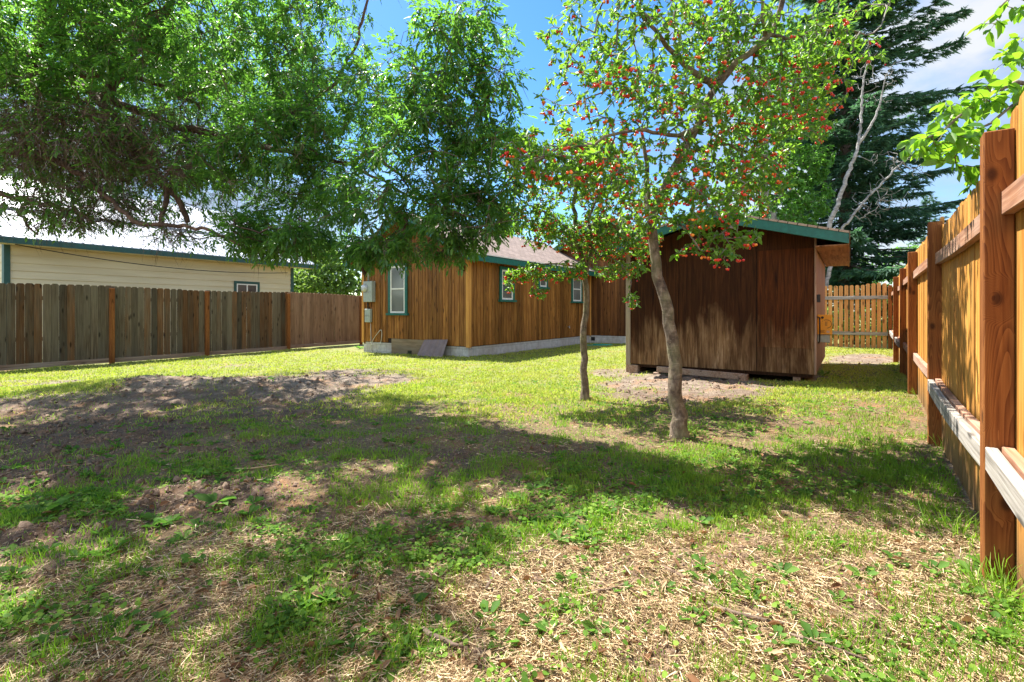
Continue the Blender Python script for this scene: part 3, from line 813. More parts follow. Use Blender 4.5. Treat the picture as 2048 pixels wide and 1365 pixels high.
def right_fence():
    rng = random.Random(5)
    ox, oy = fw(P1s, .405)
    r = root('board_fence', 'tall golden brown board fence with red posts and rails along the right side', 'fence', (ox, oy, 0), UA)
    # local x runs along the fence away from the viewer, local y to the left (towards the yard)
    posts = [(-4.9, 0, .09, .10, 1.86), (-2.45, 0, .09, .10, 1.88), (0, 0, .09, .09, 1.893), (2.58, -.008, .09, .1, 1.90), (5.27, 0, .09, .1, 1.91), (7.9, -.01, .09, .1, 1.88),
             (10.1, .02, .1, .05, 1.86), (14.25, .02, .1, .1, 1.86)]
    for i, (s, y, w, b, top) in enumerate(posts):
        mb = MB()
        x, yy = fw(P1s + s, .405); z = hz(x, yy) - .15
        mb.prism([(s, y - .045), (s + .09, y - .045), (s + .09, y + .045), (s, y + .045)], 'z', z, top)
        mb.build('post', M['post_red'], r, .004)
    rails = [(-4.85, 0, 1.57, .6, 0), (-2.4, 0, 1.60, .6, 1), (.09, 2.58, 1.60, .58, 1), (2.67, 5.27, 1.62, .60, 0), (5.36, 7.9, 1.64, .6, 0), (7.99, 10.1, 1.62, .6, 1), (10.2, 14.25, 1.62, .6, 1)]
    ends = [(-4.81, -2.45), (-2.36, -.002), (.092, 2.578), (2.672, 5.268), (5.362, 7.898), (7.992, 10.098), (10.192, 14.24)]
    for i, ((a, b), (_, _, zu, zl, dbl)) in enumerate(zip(ends, rails)):
        sag = .02 * rng.random()
        def rail(y0, y1, z0, mat, ex=0):
            n = 7; vs = []; fs = []
            mb = MB()
            for k in range(n):
                t = k / (n - 1); x = a + ex + (b - a - ex) * t; dz = -sag * 4 * t * (1 - t) + rng.uniform(-.002, .002); dy = math.sin(t * 3) * .006
                vs += [(x, y0 + dy, z0 + dz), (x, y1 + dy, z0 + dz), (x, y1 + dy, z0 + .092 + dz), (x, y0 + dy, z0 + .092 + dz)]
            fs = [(0, 1, 2, 3)[::-1], tuple(range((n - 1) * 4, n * 4))]
            for k in range(n - 1):
                for e in range(4): fs.append((k * 4 + e, k * 4 + (e + 1) % 4, k * 4 + 4 + (e + 1) % 4, k * 4 + 4 + e))
            mb.add(vs, fs).build('rail', M[mat], r, .003)
        rail(-.045, -.007, zu - .046, 'rail_red')
        if dbl:
            rail(.002, .040, zl - .055, 'rail_grey')
            rail(-.045, -.007, zl - .046, 'rail_red')
        else:
            rail(-.045, -.007, zl - .046, 'rail_red')
    def top(s):
        return 1.985 if s < .02 else (1.86 if s < 2.6 else (1.94 if s < 7.9 else 1.93))
    for (a, b) in ((-4.9, -2.4), (-2.4, .09), (.10, 2.62), (2.63, 5.3), (5.31, 7.93), (7.94, 10.1), (10.11, 14.4)):
        mb = MB(); boards(mb, a, b, .14, .008, .085, top, -.045 - .019 - .004, .019, rng, .025, .012)
        mb.build('board_panel', M['board_gold'], r)
right_fence()

def back_fence():
    rng = random.Random(8)
    cx, cy = fw(P1s + 14.32, .34)
    r = root('picket_fence', 'orange spaced picket fence with dog eared tops across the far end of the yard', 'fence', (cx, cy, 0), math.atan2(.585, -.811))
    # local x runs left from the corner, local y towards the viewer side is negative fence direction
    z0 = hz(cx, cy) + .01
    x = .03
    for k in range(46):
        w = .093 * rng.uniform(.96, 1.04)
        mb = MB().prism([(a + x + w / 2, b) for a, b in picket_poly(w, z0 + rng.uniform(0, .02), 1.93 + rng.uniform(-.012, .012) - (.04 if k > 3 else 0), .022)], 'y', -.01, .009)
        if k < 26: mb.build('picket', M['picket'], r)
        else:
            if k == 26: rest = MB()
            rest.add(mb.v, mb.f)
            if k == 45: rest.build('picket', M['picket'], r)
        x += w + .032 * rng.uniform(.8, 1.2)
    for zz in (.53, 1.53):
        for a, b in ((.005, 2.42), (2.43, 5.0)):
            MB().box(a, b, .0095, .047, zz - .045, zz + .045).build('rail', M['rail_grey'], r, .003)
    for xx in (2.42, 5.0):
        MB().box(xx, xx + .09, .05, .14, -.05, 1.8).build('post', M['post_red'], r, .004)
back_fence()

# ------------------------------------------------------------------ left fence
def left_fence():
    rng = random.Random(3)
    A3 = math.atan2(.860, .510)
    ox, oy = -10.7, 10.5
    r = root('weathered_fence', 'long weathered grey brown dog eared board fence with reddish posts on the left', 'fence', (ox, oy, 0), A3)
    def loc(wx, wy): return (wx - ox) * .510 + (wy - oy) * .860
    ps = [-4.2, -1.4, loc(-9.74, 12.13), loc(-8.6, 14.04), loc(-7.3, 16.23), loc(-5.72, 18.85)]
    for s in ps:
        x = ox + s * .510; y = oy + s * .860
        MB().box(s - .045, s + .045, -.118, -.028, hz(x, y) - .1, 1.715).build('post', M['post_red'], r, .005)
    for a, b in zip(ps[:-1], ps[1:]):
        x = ox + (a + b) / 2 * .510; y = oy + (a + b) / 2 * .860; z = hz(x, y)
        mb = MB(); boards(mb, a + .0, b - .004, .138, .008, z + .12, lambda s: 1.755 + .02 * math.sin(s * 1.1), -.022, .019, rng, .028, .008)
        mb.build('board_panel', M['fence_pinkish'] if b > 9 else M['fence_grey'], r)
        MB().box(a + .05, b - .05, -.060, -.024, z + .02, z + .13).build('kick_board', M['beam'], r, .003)
        for zz in (.55, 1.45):
            MB().box(a, b, .0, .038, zz - .045, zz + .045).build('rail', M['rail_old'], r, .003)
left_fence()

# ------------------------------------------------------------------ neighbour's cream house
def neighbour():
    A3 = math.atan2(.860, .510)
    ox, oy = -12.84, 12.66
    Lh = 8.2
    r = root('cream_house', "neighbour's cream sided house with dark green trim and white metal roof behind the left fence", 'house', (ox, oy, 0), A3)
    # local x along the wall (away), local y = left/back
    rng = random.Random(2)
    zt = 2.86
    mb = MB()
    z = -.2
    while z < zt - .01:                             # lap boards, each leaning out at its foot
        h = min(.2, zt - z)
        mb.hexa([(0, -.026, z), (Lh, -.026, z), (Lh, .1, z), (0, .1, z), (0, -.002, z + h), (Lh, -.002, z + h), (Lh, .1, z + h), (0, .1, z + h)])
        mb.hexa([(-.018, .11, z), (.1, .11, z), (.1, 8, z), (-.018, 8, z), (-.002, .11, z + h), (.1, .11, z + h), (.1, 8, z + h), (-.002, 8, z + h)])
        mb.hexa([(Lh - .1, .11, z), (Lh + .018, .11, z), (Lh + .018, 8, z), (Lh - .1, 8, z), (Lh - .1, .11, z + h), (Lh + .002, .11, z + h), (Lh + .002, 8, z + h), (Lh - .1, 8, z + h)])
        z += h
    for x in (.0, Lh - .1):                         # gable ends
        mb.prism([(.11, zt), (8, zt), (4.05, zt + 2.15)], 'x', x, x + .1)
    mb.build('wall', M['cream'], r)
    for x in (-.03, Lh - .09):
        MB().box(x, x + .12, -.045, .12, -.2, zt - .001).build('corner_trim', M['teal_dark'], r, .004)
    # roof: two pitches a side, with ribs
    def slope(y0, z0, y1, z1, name, x0=-.5, x1=Lh + .75):
        m2 = MB(); t = .03
        m2.hexa([(x0, y0, z0), (x1, y0, z0), (x1, y1, z1), (x0, y1, z1), (x0, y0, z0 + t), (x1, y0, z0 + t), (x1, y1, z1 + t), (x0, y1, z1 + t)])
        x = x0 + .05
        while x < x1 - .05:
            m2.hexa([(x, y0 - .003, z0 + t - .002), (x + .05, y0 - .003, z0 + t - .002), (x + .05, y1, z1 + t - .002), (x, y1, z1 + t - .002), (x + .012, y0 - .003, z0 + t + .022), (x + .038, y0 - .003, z0 + t + .022), (x + .038, y1, z1 + t + .022), (x + .012, y1, z1 + t + .022)])
            x += .23
        return m2.build(name, M['metal_roof'], r)
    slope(-.5, 2.98, 2.2, 4.02, 'roof')
    slope(2.22, 4.12, 4.05, 5.35, 'upper_roof')
    slope(8.6, 2.98, 4.08, 5.35, 'roof')
    MB().box(-.5, Lh + .75, 2.19, 2.24, 3.95, 4.11).build('flashing', M['dull_metal'], r)
    MB().box(-.5, Lh + .75, -.53, -.505, 2.84, 2.985).build('fascia', M['teal_dark'], r)
    for x in (-.53, Lh + .755):
        mb = MB()
        for y0, z0, y1, z1 in ((-.53, 2.98, 2.2, 4.02), (2.2, 4.1, 4.06, 5.35), (8.6, 2.98, 4.06, 5.35)):
            mb.hexa([(x, y0, z0 - .14), (x + .025, y0, z0 - .14), (x + .025, y1, z1 - .14), (x, y1, z1 - .14), (x, y0, z0 + .02), (x + .025, y0, z0 + .02), (x + .025, y1, z1 + .02), (x, y1, z1 + .02)])
        mb.build('fascia', M['teal_dark'], r)
    MB().box(-.5, Lh + .75, -.50, -.02, 2.845, 2.862).build('soffit', M['cream'], r)
    # window: px 467..518
    def sx(k):   # where the line of sight at slope k meets the wall
        t = ((-12.84) - k * 12.66) / (k * .860 - .510); return t
    a, b = sx((467 - 1024) / F), sx((518 - 1024) / F)
    z0, z1 = 1.25, 2.22
    w = MB(); w.box(a, b, -.05, -.019, z1 - .09, z1).box(a, a + .09, -.05, -.019, z0, z1 - .091).box(b - .09, b, -.05, -.019, z0, z1 - .091).box(a - .04, b + .04, -.07, -.019, z0 - .08, z0 - .001)
    wo = w.build('window', M['teal_dark'], r, .003)
    f = MB(); a2, b2 = a + .091, b - .091; mid = (a2 + b2) / 2
    f.box(a2, b2, -.045, -.019, z1 - .13, z1 - .092).box(a2, b2, -.045, -.019, z0 + .001, z0 + .04)
    for q in (a2, mid - .02, b2 - .04): f.box(q, q + .04, -.046, -.019, z0 + .041, z1 - .131)
    f.build('frame', M['white_frame'], wo)
    MB().box(a2 + .03, b2 - .03, -.032, -.022, z0 + .03, z1 - .12).build('pane', M['glass_dark'], wo)
    # slack wire along the wall, fixed to the eave
    pts = []
    za = [(W(20, 487, 12.45), W(580, 548, 19.3))]
    p0, p1 = W(30, 489, 12.5), W(575, 546, 19.0)
    for i in range(17):
        t = i / 16; p = p0 * (1 - t) + p1 * t; p[2] -= .30 * 4 * t * (1 - t) * .75
        l = ((p[0] - ox) * .510 + (p[1] - oy) * .860, -(p[0] - ox) * .860 + (p[1] - oy) * .510, p[2])
        pts.append(l)
    MB().tube(pts, .012, 5).build('wire', M['black'], r)
neighbour()

# ------------------------------------------------------------------ cedar house
def window(r, face, a, b, z0, z1, off, double=True, name='window'):
    """a green cased window on a wall; face 'x' = gable wall (plane x=off), 'y' = long wall (plane y=off), outward is negative x / negative y"""
    def bx(mb, a0, a1, d0, d1, q0, q1):
        if face == 'x': mb.box(off - d1, off - d0, a0, a1, q0, q1)
        else: mb.box(a0, a1, off - d1, off - d0, q0, q1)
        return mb
    w = MB()
    bx(w, a, b, 0, .045, z1 - .085, z1); bx(w, a, a + .085, 0, .045, z0, z1 - .086); bx(w, b - .085, b, 0, .045, z0, z1 - .086)
    wo = w.build(name, M['green_trim'], r, .003)
    s = MB(); bx(s, a - .05, b + .05, 0, .085, z0 - .06, z0 - .001)
    s.build('sill', M['green_trim'], wo, .003)
    f = MB(); a2, b2, q0, q1 = a + .086, b - .086, z0 + .001, z1 - .087
    mid = (q0 + q1) / 2 + .02
    bx(f, a2, b2, .0, .035, q0, q0 + .05); bx(f, a2, b2, .0, .035, q1 - .05, q1)
    bx(f, a2, a2 + .045, .0, .034, q0 + .051, q1 - .051); bx(f, b2 - .045, b2, .0, .034, q0 + .051, q1 - .051)
    if double: bx(f, a2 + .046, b2 - .046, .0, .033, mid - .02, mid + .02)
    f.build('frame', M['white_frame'], wo)
    p = MB(); bx(p, a2 + .04, b2 - .04, .004, .018, q0 + .045, q1 - .045)
    p.build('pane', M['glass'], wo)

def cedar():
    AU = math.atan2(.8285, .56)
    ox, oy = -1.09, 12.55
    r = root('cedar_house', 'cedar sided cottage with green fascia, brown shingle roof and pale block foundation', 'house', (ox, oy, 0), AU)
    rng = random.Random(4)
    Lx, Ly = 7.07, 3.98; hy = Ly / 2; sb = .27
    pitch = .52; ze = 2.60                         # top of roof at the eave edge (y=-.35)
    def roofz(y): return ze + pitch * (min(y, Ly - y) + .35)
    # siding boards
    gw = MB(); y = .02
    while y < Ly - .01:
        w = min(rng.choice((.115, .13, .105, .15)) * rng.uniform(.95, 1.05), Ly - y)
        d = rng.uniform(0, .006)
        za, zb = roofz(y) - .16, roofz(y + w - .015) - .16
        pk = [(y, sb + (.12 if 1.35 < y < 2.9 else 0)), (y + w - .015, sb + (.12 if 1.35 < y < 2.9 else 0)), (y + w - .015, zb), (y, za)]
        gw.prism(pk, 'x', -.018 - d, -.0)
        y += w
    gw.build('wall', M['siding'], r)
    MB().prism([(.03, .2), (Ly - .03, .2), (Ly - .03, roofz(0) - .2), (hy, roofz(hy) - .2), (.03, roofz(0) - .2)], 'x', .001, .1).build('wall_backing', M['gap'], r)
    lw = MB(); x = .02
    while x < Lx - .02:
        w = min(rng.choice((.125, .14, .115, .155)) * rng.uniform(.95, 1.05), Lx - x)
        d = rng.uniform(0, .006)
        lw.box(x, x + w - .015, -.018 - d, 0, sb, 2.57)
        x += w
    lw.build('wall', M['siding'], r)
    MB().box(.11, Lx + .2, .001, .1, .2, 2.57).build('wall_backing', M['gap'], r)
    MB().box(0, Lx, Ly - .1, Ly, .2, 2.57).build('wall', M['siding'], r)
    # corner boards
    MB().box(-.045, .06, -.045, -.026, sb - .03, 2.5).box(-.045, -.026, -.0255, .055, sb - .03, 2.5).build('corner_board', M['trim_gold'], r, .003)
    MB().box(-.045, .0, Ly + .001, Ly + .03, sb - .03, 2.5).box(-.045, -.026, Ly - .06, Ly, sb - .03, 2.5).build('corner_board', M['trim_gold'], r, .003)
    MB().box(Lx - .075, Lx - .03, -.07, -.027, sb - .02, 2.5).build('corner_board', M['trim_gold'], r, .003)
    # foundation
    fm = MB(); fm.box(.0, .12, 0.0, 1.365, -.5, sb - .01).box(.0, .12, 2.78, Ly, -.5, sb - .01)
    fm.box(.121, Lx, .0, .12, -.5, sb - .01)
    fm.build('foundation', M['concrete'], r, .006)
    MB().box(-.014, -.001, 1.366, 2.779, -.4, sb + .115).build('access_hatch', M['hatch'], r, .003)
    MB().box(-.022, -.0145, 1.98, 2.13, -.075, .075).build('vent', M['black'], r)
    # roof
    def slab(y0, y1, z0, z1, x0, x1, name, mat, parent=r, t=.05):
        return MB().hexa([(x0, y0, z0 - t), (x1, y0, z0 - t), (x1, y1, z1 - t), (x0, y1, z1 - t), (x0, y0, z0), (x1, y0, z0), (x1, y1, z1), (x0, y1, z1)])
    x0, x1 = -.47, Lx - .02
    for (ya, yb) in ((-.37, hy), (Ly + .37, hy)):
        # shingle sheet in its own tilted frame so that courses follow the slope
        za = ze - .01; zb = ze + pitch * (hy + .35)
        L = math.hypot(yb - ya, zb - za)
        o = MB().box(x0, x1, 0, L, -.045, 0).build('roof', M['shingle'], r)
        o.location = (0, ya, za)
        if yb > ya: o.rotation_euler = (math.atan2(zb - za, yb - ya), 0, 0)
        else:
            o.rotation_euler = (math.atan2(zb - za, ya - yb), 0, math.pi); o.location = (x0 + x1, ya, za)
    def fascia(parent, pts, x, w=.15, th=.035, mat='green_trim', name='fascia'):
        mb = MB()
        for (ya, za), (yb, zb) in zip(pts[:-1], pts[1:]):
            mb.hexa([(x, ya, za - w), (x + th, ya, za - w), (x + th, yb, zb - w), (x, yb, zb - w), (x, ya, za), (x + th, ya, za), (x + th, yb, zb), (x, yb, zb)])
        return mb.build(name, M[mat], parent)
    fascia(r, [(-.36, ze - .052), (hy, roofz(hy) - .052), (Ly + .36, ze - .052)], -.455)
    MB().box(-.419, Lx - .03, -.36, -.325, ze - .20, ze - .052).build('fascia', M['green_trim'], r)
    MB().box(-.419, Lx - .03, Ly + .325, Ly + .36, ze - .20, ze - .052).build('fascia', M['green_trim'], r)
    MB().box(-.475, Lx, -.375, -.366, ze - .035, ze - .012).build('drip_edge', M['white_frame'], r)
    # soffit planks under the gable overhang and eave
    for (ya, yb) in ((-.32, hy), (hy, Ly + .32)):
        za, zb = roofz(ya) - .075, roofz(yb) - .075
        if ya == hy: za, zb = roofz(hy) - .075, roofz(Ly + .32) - .075
        MB().hexa([(-.418, ya, za - .02), (-.026, ya, za - .02), (-.026, yb, zb - .02), (-.418, yb, zb - .02), (-.418, ya, za), (-.026, ya, za), (-.026, yb, zb), (-.418, yb, zb)]).build('soffit', M['soffit_y'], r)
    MB().hexa([(0, -.32, ze - .09), (Lx, -.32, ze - .09), (Lx, -.03, ze + .05), (0, -.03, ze + .05), (0, -.32, ze - .07), (Lx, -.32, ze - .07), (Lx, -.03, ze + .07), (0, -.03, ze + .07)]).build('soffit', M['soffit'], r)
    # knee brackets
    for yy in (.14, Ly - .14, hy):
        zt = roofz(yy) - .13
        mb = MB().box(-.40, -.027, yy - .045, yy + .045, zt - .06, zt)
        mb.prism([(-.38, zt - .061), (-.30, zt - .061), (-.028, zt - .46), (-.028, zt - .56), (-.06, zt - .56)], 'y', yy - .04, yy + .04)
        mb.build('bracket', M['dark_wood'], r)
    window(r, 'x', 2.12, 2.87, 1.10, 2.50, -.019)
    window(r, 'y', 1.29, 2.0, 1.47, 2.38, -.019)
    window(r, 'y', 3.31, 3.89, 1.9, 2.38, -.019, False)
    window(r, 'y', 5.52, 6.33, 1.49, 2.38, -.019)
    # meter box, phone box, conduit
    mbx = MB().box(-.17, -.027, 3.42, 3.80, 1.42, 2.02).build('meter_box', M['grey_metal'], r, .012)
    MB().tube([(-.17, 3.70, 1.82), (-.20, 3.70, 1.82), (-.25, 3.70, 1.82), (-.275, 3.70, 1.82)], [.11, .11, .095, .06], 18).build('meter', M['dish'], mbx, 0, True)
    MB().box(-.178, -.171, 3.45, 3.77, 1.69, 1.71).build('latch', M['dull_metal'], mbx)
    MB().tube([(-.09, 3.66, 2.03), (-.09, 3.66, 3.35)], .025, 10).build('conduit', M['grey_metal'], r, 0, True)
    MB().tube([(-.06, 3.72, 1.23), (-.06, 3.72, 1.41)], .022, 8).build('conduit', M['black'], r, 0, True)
    pb = MB().box(-.12, -.027, 3.56, 3.80, .83, 1.22).build('phone_box', M['grey_metal'], r, .012)
    MB().box(-.127, -.121, 3.58, 3.78, 1.02, 1.03).build('latch', M['dull_metal'], pb)
    MB().tube([(-.045, 3.62, .83), (-.04, 3.61, .5), (-.04, 3.60, .22), (-.05, 3.6, .02)], .008, 6).build('cable', M['cable'], r, 0, True)
    pts = [(-.05, 3.58, .18), (-.05, 3.5, .33), (-.06, 3.3, .52), (-.06, 3.16, .62), (-.05, 3.13, .50), (-.05, 3.18, .27), (-.07, 3.28, .05), (-.09, 3.42, -.08), (-.08, 3.55, .0), (-.06, 3.6, .17), (-.05, 3.45, .21), (-.05, 3.2, .22)]
    sm_ = []
    for i in range(len(pts) - 1):
        for k in range(4):
            t = k / 4; p0 = pts[max(i - 1, 0)]; p1 = pts[i]; p2 = pts[i + 1]; p3 = pts[min(i + 2, len(pts) - 1)]
            sm_.append(tuple(.5 * ((2 * p1[j]) + (-p0[j] + p2[j]) * t + (2 * p0[j] - 5 * p1[j] + 4 * p2[j] - p3[j]) * t * t + (-p0[j] + 3 * p1[j] - 3 * p2[j] + p3[j]) * t ** 3) for j in range(3)))
    MB().tube(sm_, .008, 6).build('cable', M['cable'], r, 0, True)
    MB().tube([(5.28, -.03, .62), (5.28, -.09, .62), (5.28, -.10, .57)], .016, 8).box(5.26, 5.30, -.10, -.08, .63, .66).build('hose_tap', M['dull_metal'], r)
    # dish on the left eave
    d = root('satellite_dish', 'grey satellite dish on the left roof edge of the cedar house', 'satellite dish', (0, 0, 0))
    mb = MB(); n = 20
    c = np.array((-.25, Ly + .28, 2.98)); ax = nrm(np.array((-.72, .35, .45))); u1 = nrm(np.cross(ax, (0, 0, 1))); u2 = np.cross(u1, ax)
    vs = []; fs = []
    for j in range(7):
        rr = .34 * j / 6
        for k in range(n):
            t = 2 * math.pi * k / n
            vs.append(c + u1 * rr * math.cos(t) + u2 * rr * 1.08 * math.sin(t) + ax * rr * rr * .75)
    fs = [(j * n + k, j * n + (k + 1) % n, (j + 1) * n + (k + 1) % n, (j + 1) * n + k) for j in range(6) for k in range(n)]
    cs, sn = math.cos(AU), math.sin(AU)
    def wl(p): return (ox + p[0] * cs - p[1] * sn, oy + p[0] * sn + p[1] * cs, p[2])
    base = wl((-.2, Ly + .15, roofz(Ly + .15)))
    d.location = base
    def to(p): q = wl(p); return (q[0] - base[0], q[1] - base[1], q[2] - base[2])
    me_ = MB().add([to(v) for v in vs], fs).build('reflector', M['dish'], d, 0, True)
    so_ = me_.modifiers.new('thick', 'SOLIDIFY'); so_.thickness = .012
    MB().tube([to(c - ax * .02), to(c - ax * .1), to((-.2, Ly + .15, 2.62))], .02, 8).build('mast', M['dull_metal'], d, 0, True)
    MB().tube([to(c - u2 * .33 + ax * .08), to(c - u2 * .15 + ax * .40)], .012, 6).tube([to(c - u2 * .17 + ax * .36), to(c - u2 * .08 + ax * .47)], .035, 8).build('feed_arm', M['dull_metal'], d, 0, True)
    # ---------------- the wing across the back
    g = MB(); y = 0.0
    pk, pz, p2 = .3, 4.55, .50                      # ridge position (y) and height
    def wz(yy): return pz - p2 * abs(yy - (-.75))
    y = -3.6
    while y < 2.2:
        w = min(rng.choice((.135, .15, .12)), 2.2 - y)
        lowz = sb if y < 0.0 else roofz(max(0, y)) - .4
        if wz(y + w / 2) - .18 > lowz + .05:
            g.prism([(y, lowz), (y + w - .008, lowz), (y + w - .008, wz(y + w - .008) - .14), (y, wz(y) - .14)], 'x', Lx + .0 - rng.uniform(0, .005), Lx + .02)
        y += w
    # clamp eave height of the wing
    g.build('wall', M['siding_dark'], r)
    MB().box(Lx + .0201, Lx + .1, -3.5, 2.0, .2, 2.6).build('wall_backing', M['gap'], r)
    MB().box(Lx, Lx + .15, -3.6, -.001, -.5, sb - .011).build('foundation', M['concrete'], r, .006)
    MB().box(Lx - .012, Lx - .002, -.20, -.05, .07, .20).build('vent', M['black'], r)
    wl_, wr_ = 3.1, -3.9
    for ya, yb in ((wr_, -.75), (wl_, -.75)):
        za, zb = wz(ya), pz
        L = math.hypot(yb - ya, zb - za)
        o = MB().box(Lx - .42, Lx + 6, 0, L, -.045, 0).build('roof', M['shingle'], r)
        o.location = (0, ya, za)
        if yb > ya: o.rotation_euler = (math.atan2(zb - za, yb - ya), 0, 0)
        else: o.rotation_euler = (math.atan2(zb - za, ya - yb), 0, math.pi); o.location = (2 * Lx + 5.58, ya, za)
    fascia(r, [(wr_, wz(wr_) - .052), (-.75, pz - .052), (wl_, wz(wl_) - .052)], Lx - .40)
cedar()

def hose():
    pts = []
    c = W(1205, 686, 16.6)
    for i in range(60):
        t = i / 59 * 12
        rr = .22 + .03 * math.sin(t * 2.3)
        pts.append((rr * math.cos(t) * 1.3, rr * math.sin(t) * .8, .025 + .10 * max(0, math.sin(t * .5)) * (i / 59)))
    for i in range(12): pts.append((.3 - i * .09, -.1 + .06 * math.sin(i), .02))
    z = hz(c[0], c[1])
    o = MB().tube(pts, .013, 6).build('garden_hose', M['hose'], None, 0, True); o.location = (c[0], c[1], z)
    setp(o, 'teal garden hose coiled on grass by the far foundation', 'hose')
hose()

def metal_panel():
    # brown corrugated sheet leaning on the foundation, right of the hatch
    AU = math.atan2(.8285, .56); cs, sn = math.cos(AU), math.sin(AU)
    loc = (-1.09 + (-.2) * cs - 1.0 * sn, 12.55 + (-.2) * sn + 1.0 * cs)
    z = hz(*loc)
    mb = MB(); n = 44; vs = []
    for i in range(n + 1):
        y = .44 - .88 * i / n
        k = (i % 11) / 11
        dx = .018 if k < .3 else (0 if k > .45 else .018 * (.45 - k) / .15)
        tz = -.03 * (i / n)
        for (xx, zz) in ((-.14, .0), (.14, .40)):
            vs.append((xx - dx, y * (1 if zz == 0 else .93) + (.03 if zz else 0), zz + tz * (0 if zz == 0 else -1)))
    fs = [(2 * i, 2 * i + 2, 2 * i + 3, 2 * i + 1) for i in range(n)]
    o = mb.add(vs, fs).build('metal_sheet', M['panel_brown']); o.location = (loc[0], loc[1], z); o.rotation_euler = (0, 0, AU)
    s = o.modifiers.new('t', 'SOLIDIFY'); s.thickness = .004
    setp(o, 'brown ribbed metal sheet leaning against the block foundation', 'metal sheet')
metal_panel()

# ------------------------------------------------------------------ shed
def shed():
    AU = math.atan2(.8285, .56)
    ox, oy = 2.095, 9.17
    r = root('shed', 'dark brown plywood garden shed with green gable fascia on timber skids', 'shed', (ox, oy, 0), AU)
    # local x away from the viewer, local y to the left: the front wall spans y from 0 to -2.97
    Wd, D = 2.97, 3.55; zb = .21
    yc = -Wd / 2; zp = 2.80; pt = .272
    def rz(y): return zp - pt * abs(y - yc)
    mb = MB()
    seams = [0, -1.22, -2.30, -Wd] 
    seams = [-.0, -.95, -2.17, -Wd]
    for a, b in zip(seams[:-1], seams[1:]):
        a2, b2 = a - .004, b + .004
        pts = [(b2, zb), (a2, zb), (a2, rz(a2) - .12)]
        if b2 < yc < a2: pts.append((yc, rz(yc) - .12))
        pts.append((b2, rz(b2) - .12))
        mb.prism(pts, 'x', 0, .014)
    mb.build('front_wall', M['plywood'], r)
    MB().prism([(-Wd + .01, zb + .01), (-.01, zb + .01), (-.01, rz(0) - .14), (yc, zp - .14), (-Wd + .01, rz(0) - .14)], 'x', .016, .05).build('wall_backing', M['gap'], r)
    MB().box(-.006, -.001, -Wd + .02, -2.18, .60, 2.12).build('plywood_patch', M['ply_red'], r, .001)
    MB().box(-.022, -.001, -.085, 0.0, zb - .02, rz(0) - .13).build('corner_board', M['batten'], r, .004)
    MB().box(-.018, .0, -Wd - .016, -Wd + .012, zb, rz(0) - .13).build('corner_board', M['ply_side'], r, .003)
    sw = MB(); x = .015
    for w in (1.2, 1.2, 1.13):
        sw.box(x, x + w - .004, -Wd - .0, -Wd + .014, zb, rz(0) - .12); x += w
    sw.build('side_wall', M['ply_side'], r)
    MB().box(.015, D, -.014, 0, zb, rz(0) - .12).build('side_wall', M['ply_side'], r)
    MB().prism([(-Wd, zb), (0, zb), (0, rz(0) - .12), (yc, zp - .12), (-Wd, rz(0) - .12)], 'x', D, D + .014).build('back_wall', M['plywood'], r)
    MB().box(.1, D - .05, -Wd + .05, -.05, zb - .06, zb - .001).build('floor_frame', M['dark_wood'], r)
    for yy in (.43, -Wd - .43):
        L = math.hypot(yy - yc, zp - rz(yy)); a = math.atan2(zp - rz(yy), abs(yy - yc))
        o = MB().box(-.43, D + .3, 0, L, -.03, 0).build('roof', M['shed_shingle'], r)
        if yy < yc: o.location = (0, yy, rz(yy)); o.rotation_euler = (a, 0, 0)
        else: o.location = (D - .13, yy, rz(yy)); o.rotation_euler = (a, 0, math.pi)
    y1, y0 = .42, -Wd - .42
    mb = MB()
    for a, b in ((y0, yc), (yc, y1)):
        mb.hexa([(-.42, a, rz(a) - .175), (-.38, a, rz(a) - .175), (-.38, b, rz(b) - .175), (-.42, b, rz(b) - .175), (-.42, a, rz(a) - .032), (-.38, a, rz(a) - .032), (-.38, b, rz(b) - .032), (-.42, b, rz(b) - .032)])
    mb.build('fascia', M['green_trim'], r, .003)
    MB().box(-.379, D + .28, y0, y0 + .022, rz(y0) - .19, rz(y0) - .032).build('eave_fascia', M['soffit'], r)
    MB().box(-.435, D + .28, y0 - .012, y0 - .004, rz(y0) - .10, rz(y0) - .01).build('drip_edge', M['hatch'], r)
    MB().box(-.379, D + .28, y1 - .022, y1, rz(y1) - .19, rz(y1) - .032).build('eave_fascia', M['soffit'], r)
    for a, b in ((y0 + .023, yc), (yc, y1 - .023)):
        MB().hexa([(-.379, a, rz(a) - .06), (D, a, rz(a) - .06), (D, b, rz(b) - .06), (-.379, b, rz(b) - .06), (-.379, a, rz(a) - .04), (D, a, rz(a) - .04), (D, b, rz(b) - .04), (-.379, b, rz(b) - .04)]).build('soffit', M['soffit'], r)
    MB().box(-.379, D, -Wd - .395, -Wd - .017, rz(y0) - .19, rz(y0) - .175).build('eave_soffit', M['soffit'], r)
    # skids and blocks
    for yy in (-.12, -Wd + .25):
        MB().box(.06, D, yy - .05, yy + .05, .03, zb - .062).build('skid', M['beam'], r)
    MB().box(-.02, .13, -.22, -.0, -.02, zb - .021).build('foundation_block', M['beam'], r, .006)
    MB().box(.12, .30, -2.02, -1.75, -.02, zb - .07).build('foundation_block', M['beam'], r, .006)
    # power switch box, socket and cable on the right side wall
    ys = -Wd
    MB().box(.12, .19, ys - .06, ys - .001, 1.30, 1.42).build('switch_box', M['black'], r, .003)
    bx = MB().box(.50, .56, ys - .20, ys - .001, .80, 1.11).build('charger_box', M['yellow'], r, .004)
    # printed face towards the viewer (x = .50)
    m2 = MB()
    cy_, cz_ = ys - .125, .965
    n = 22
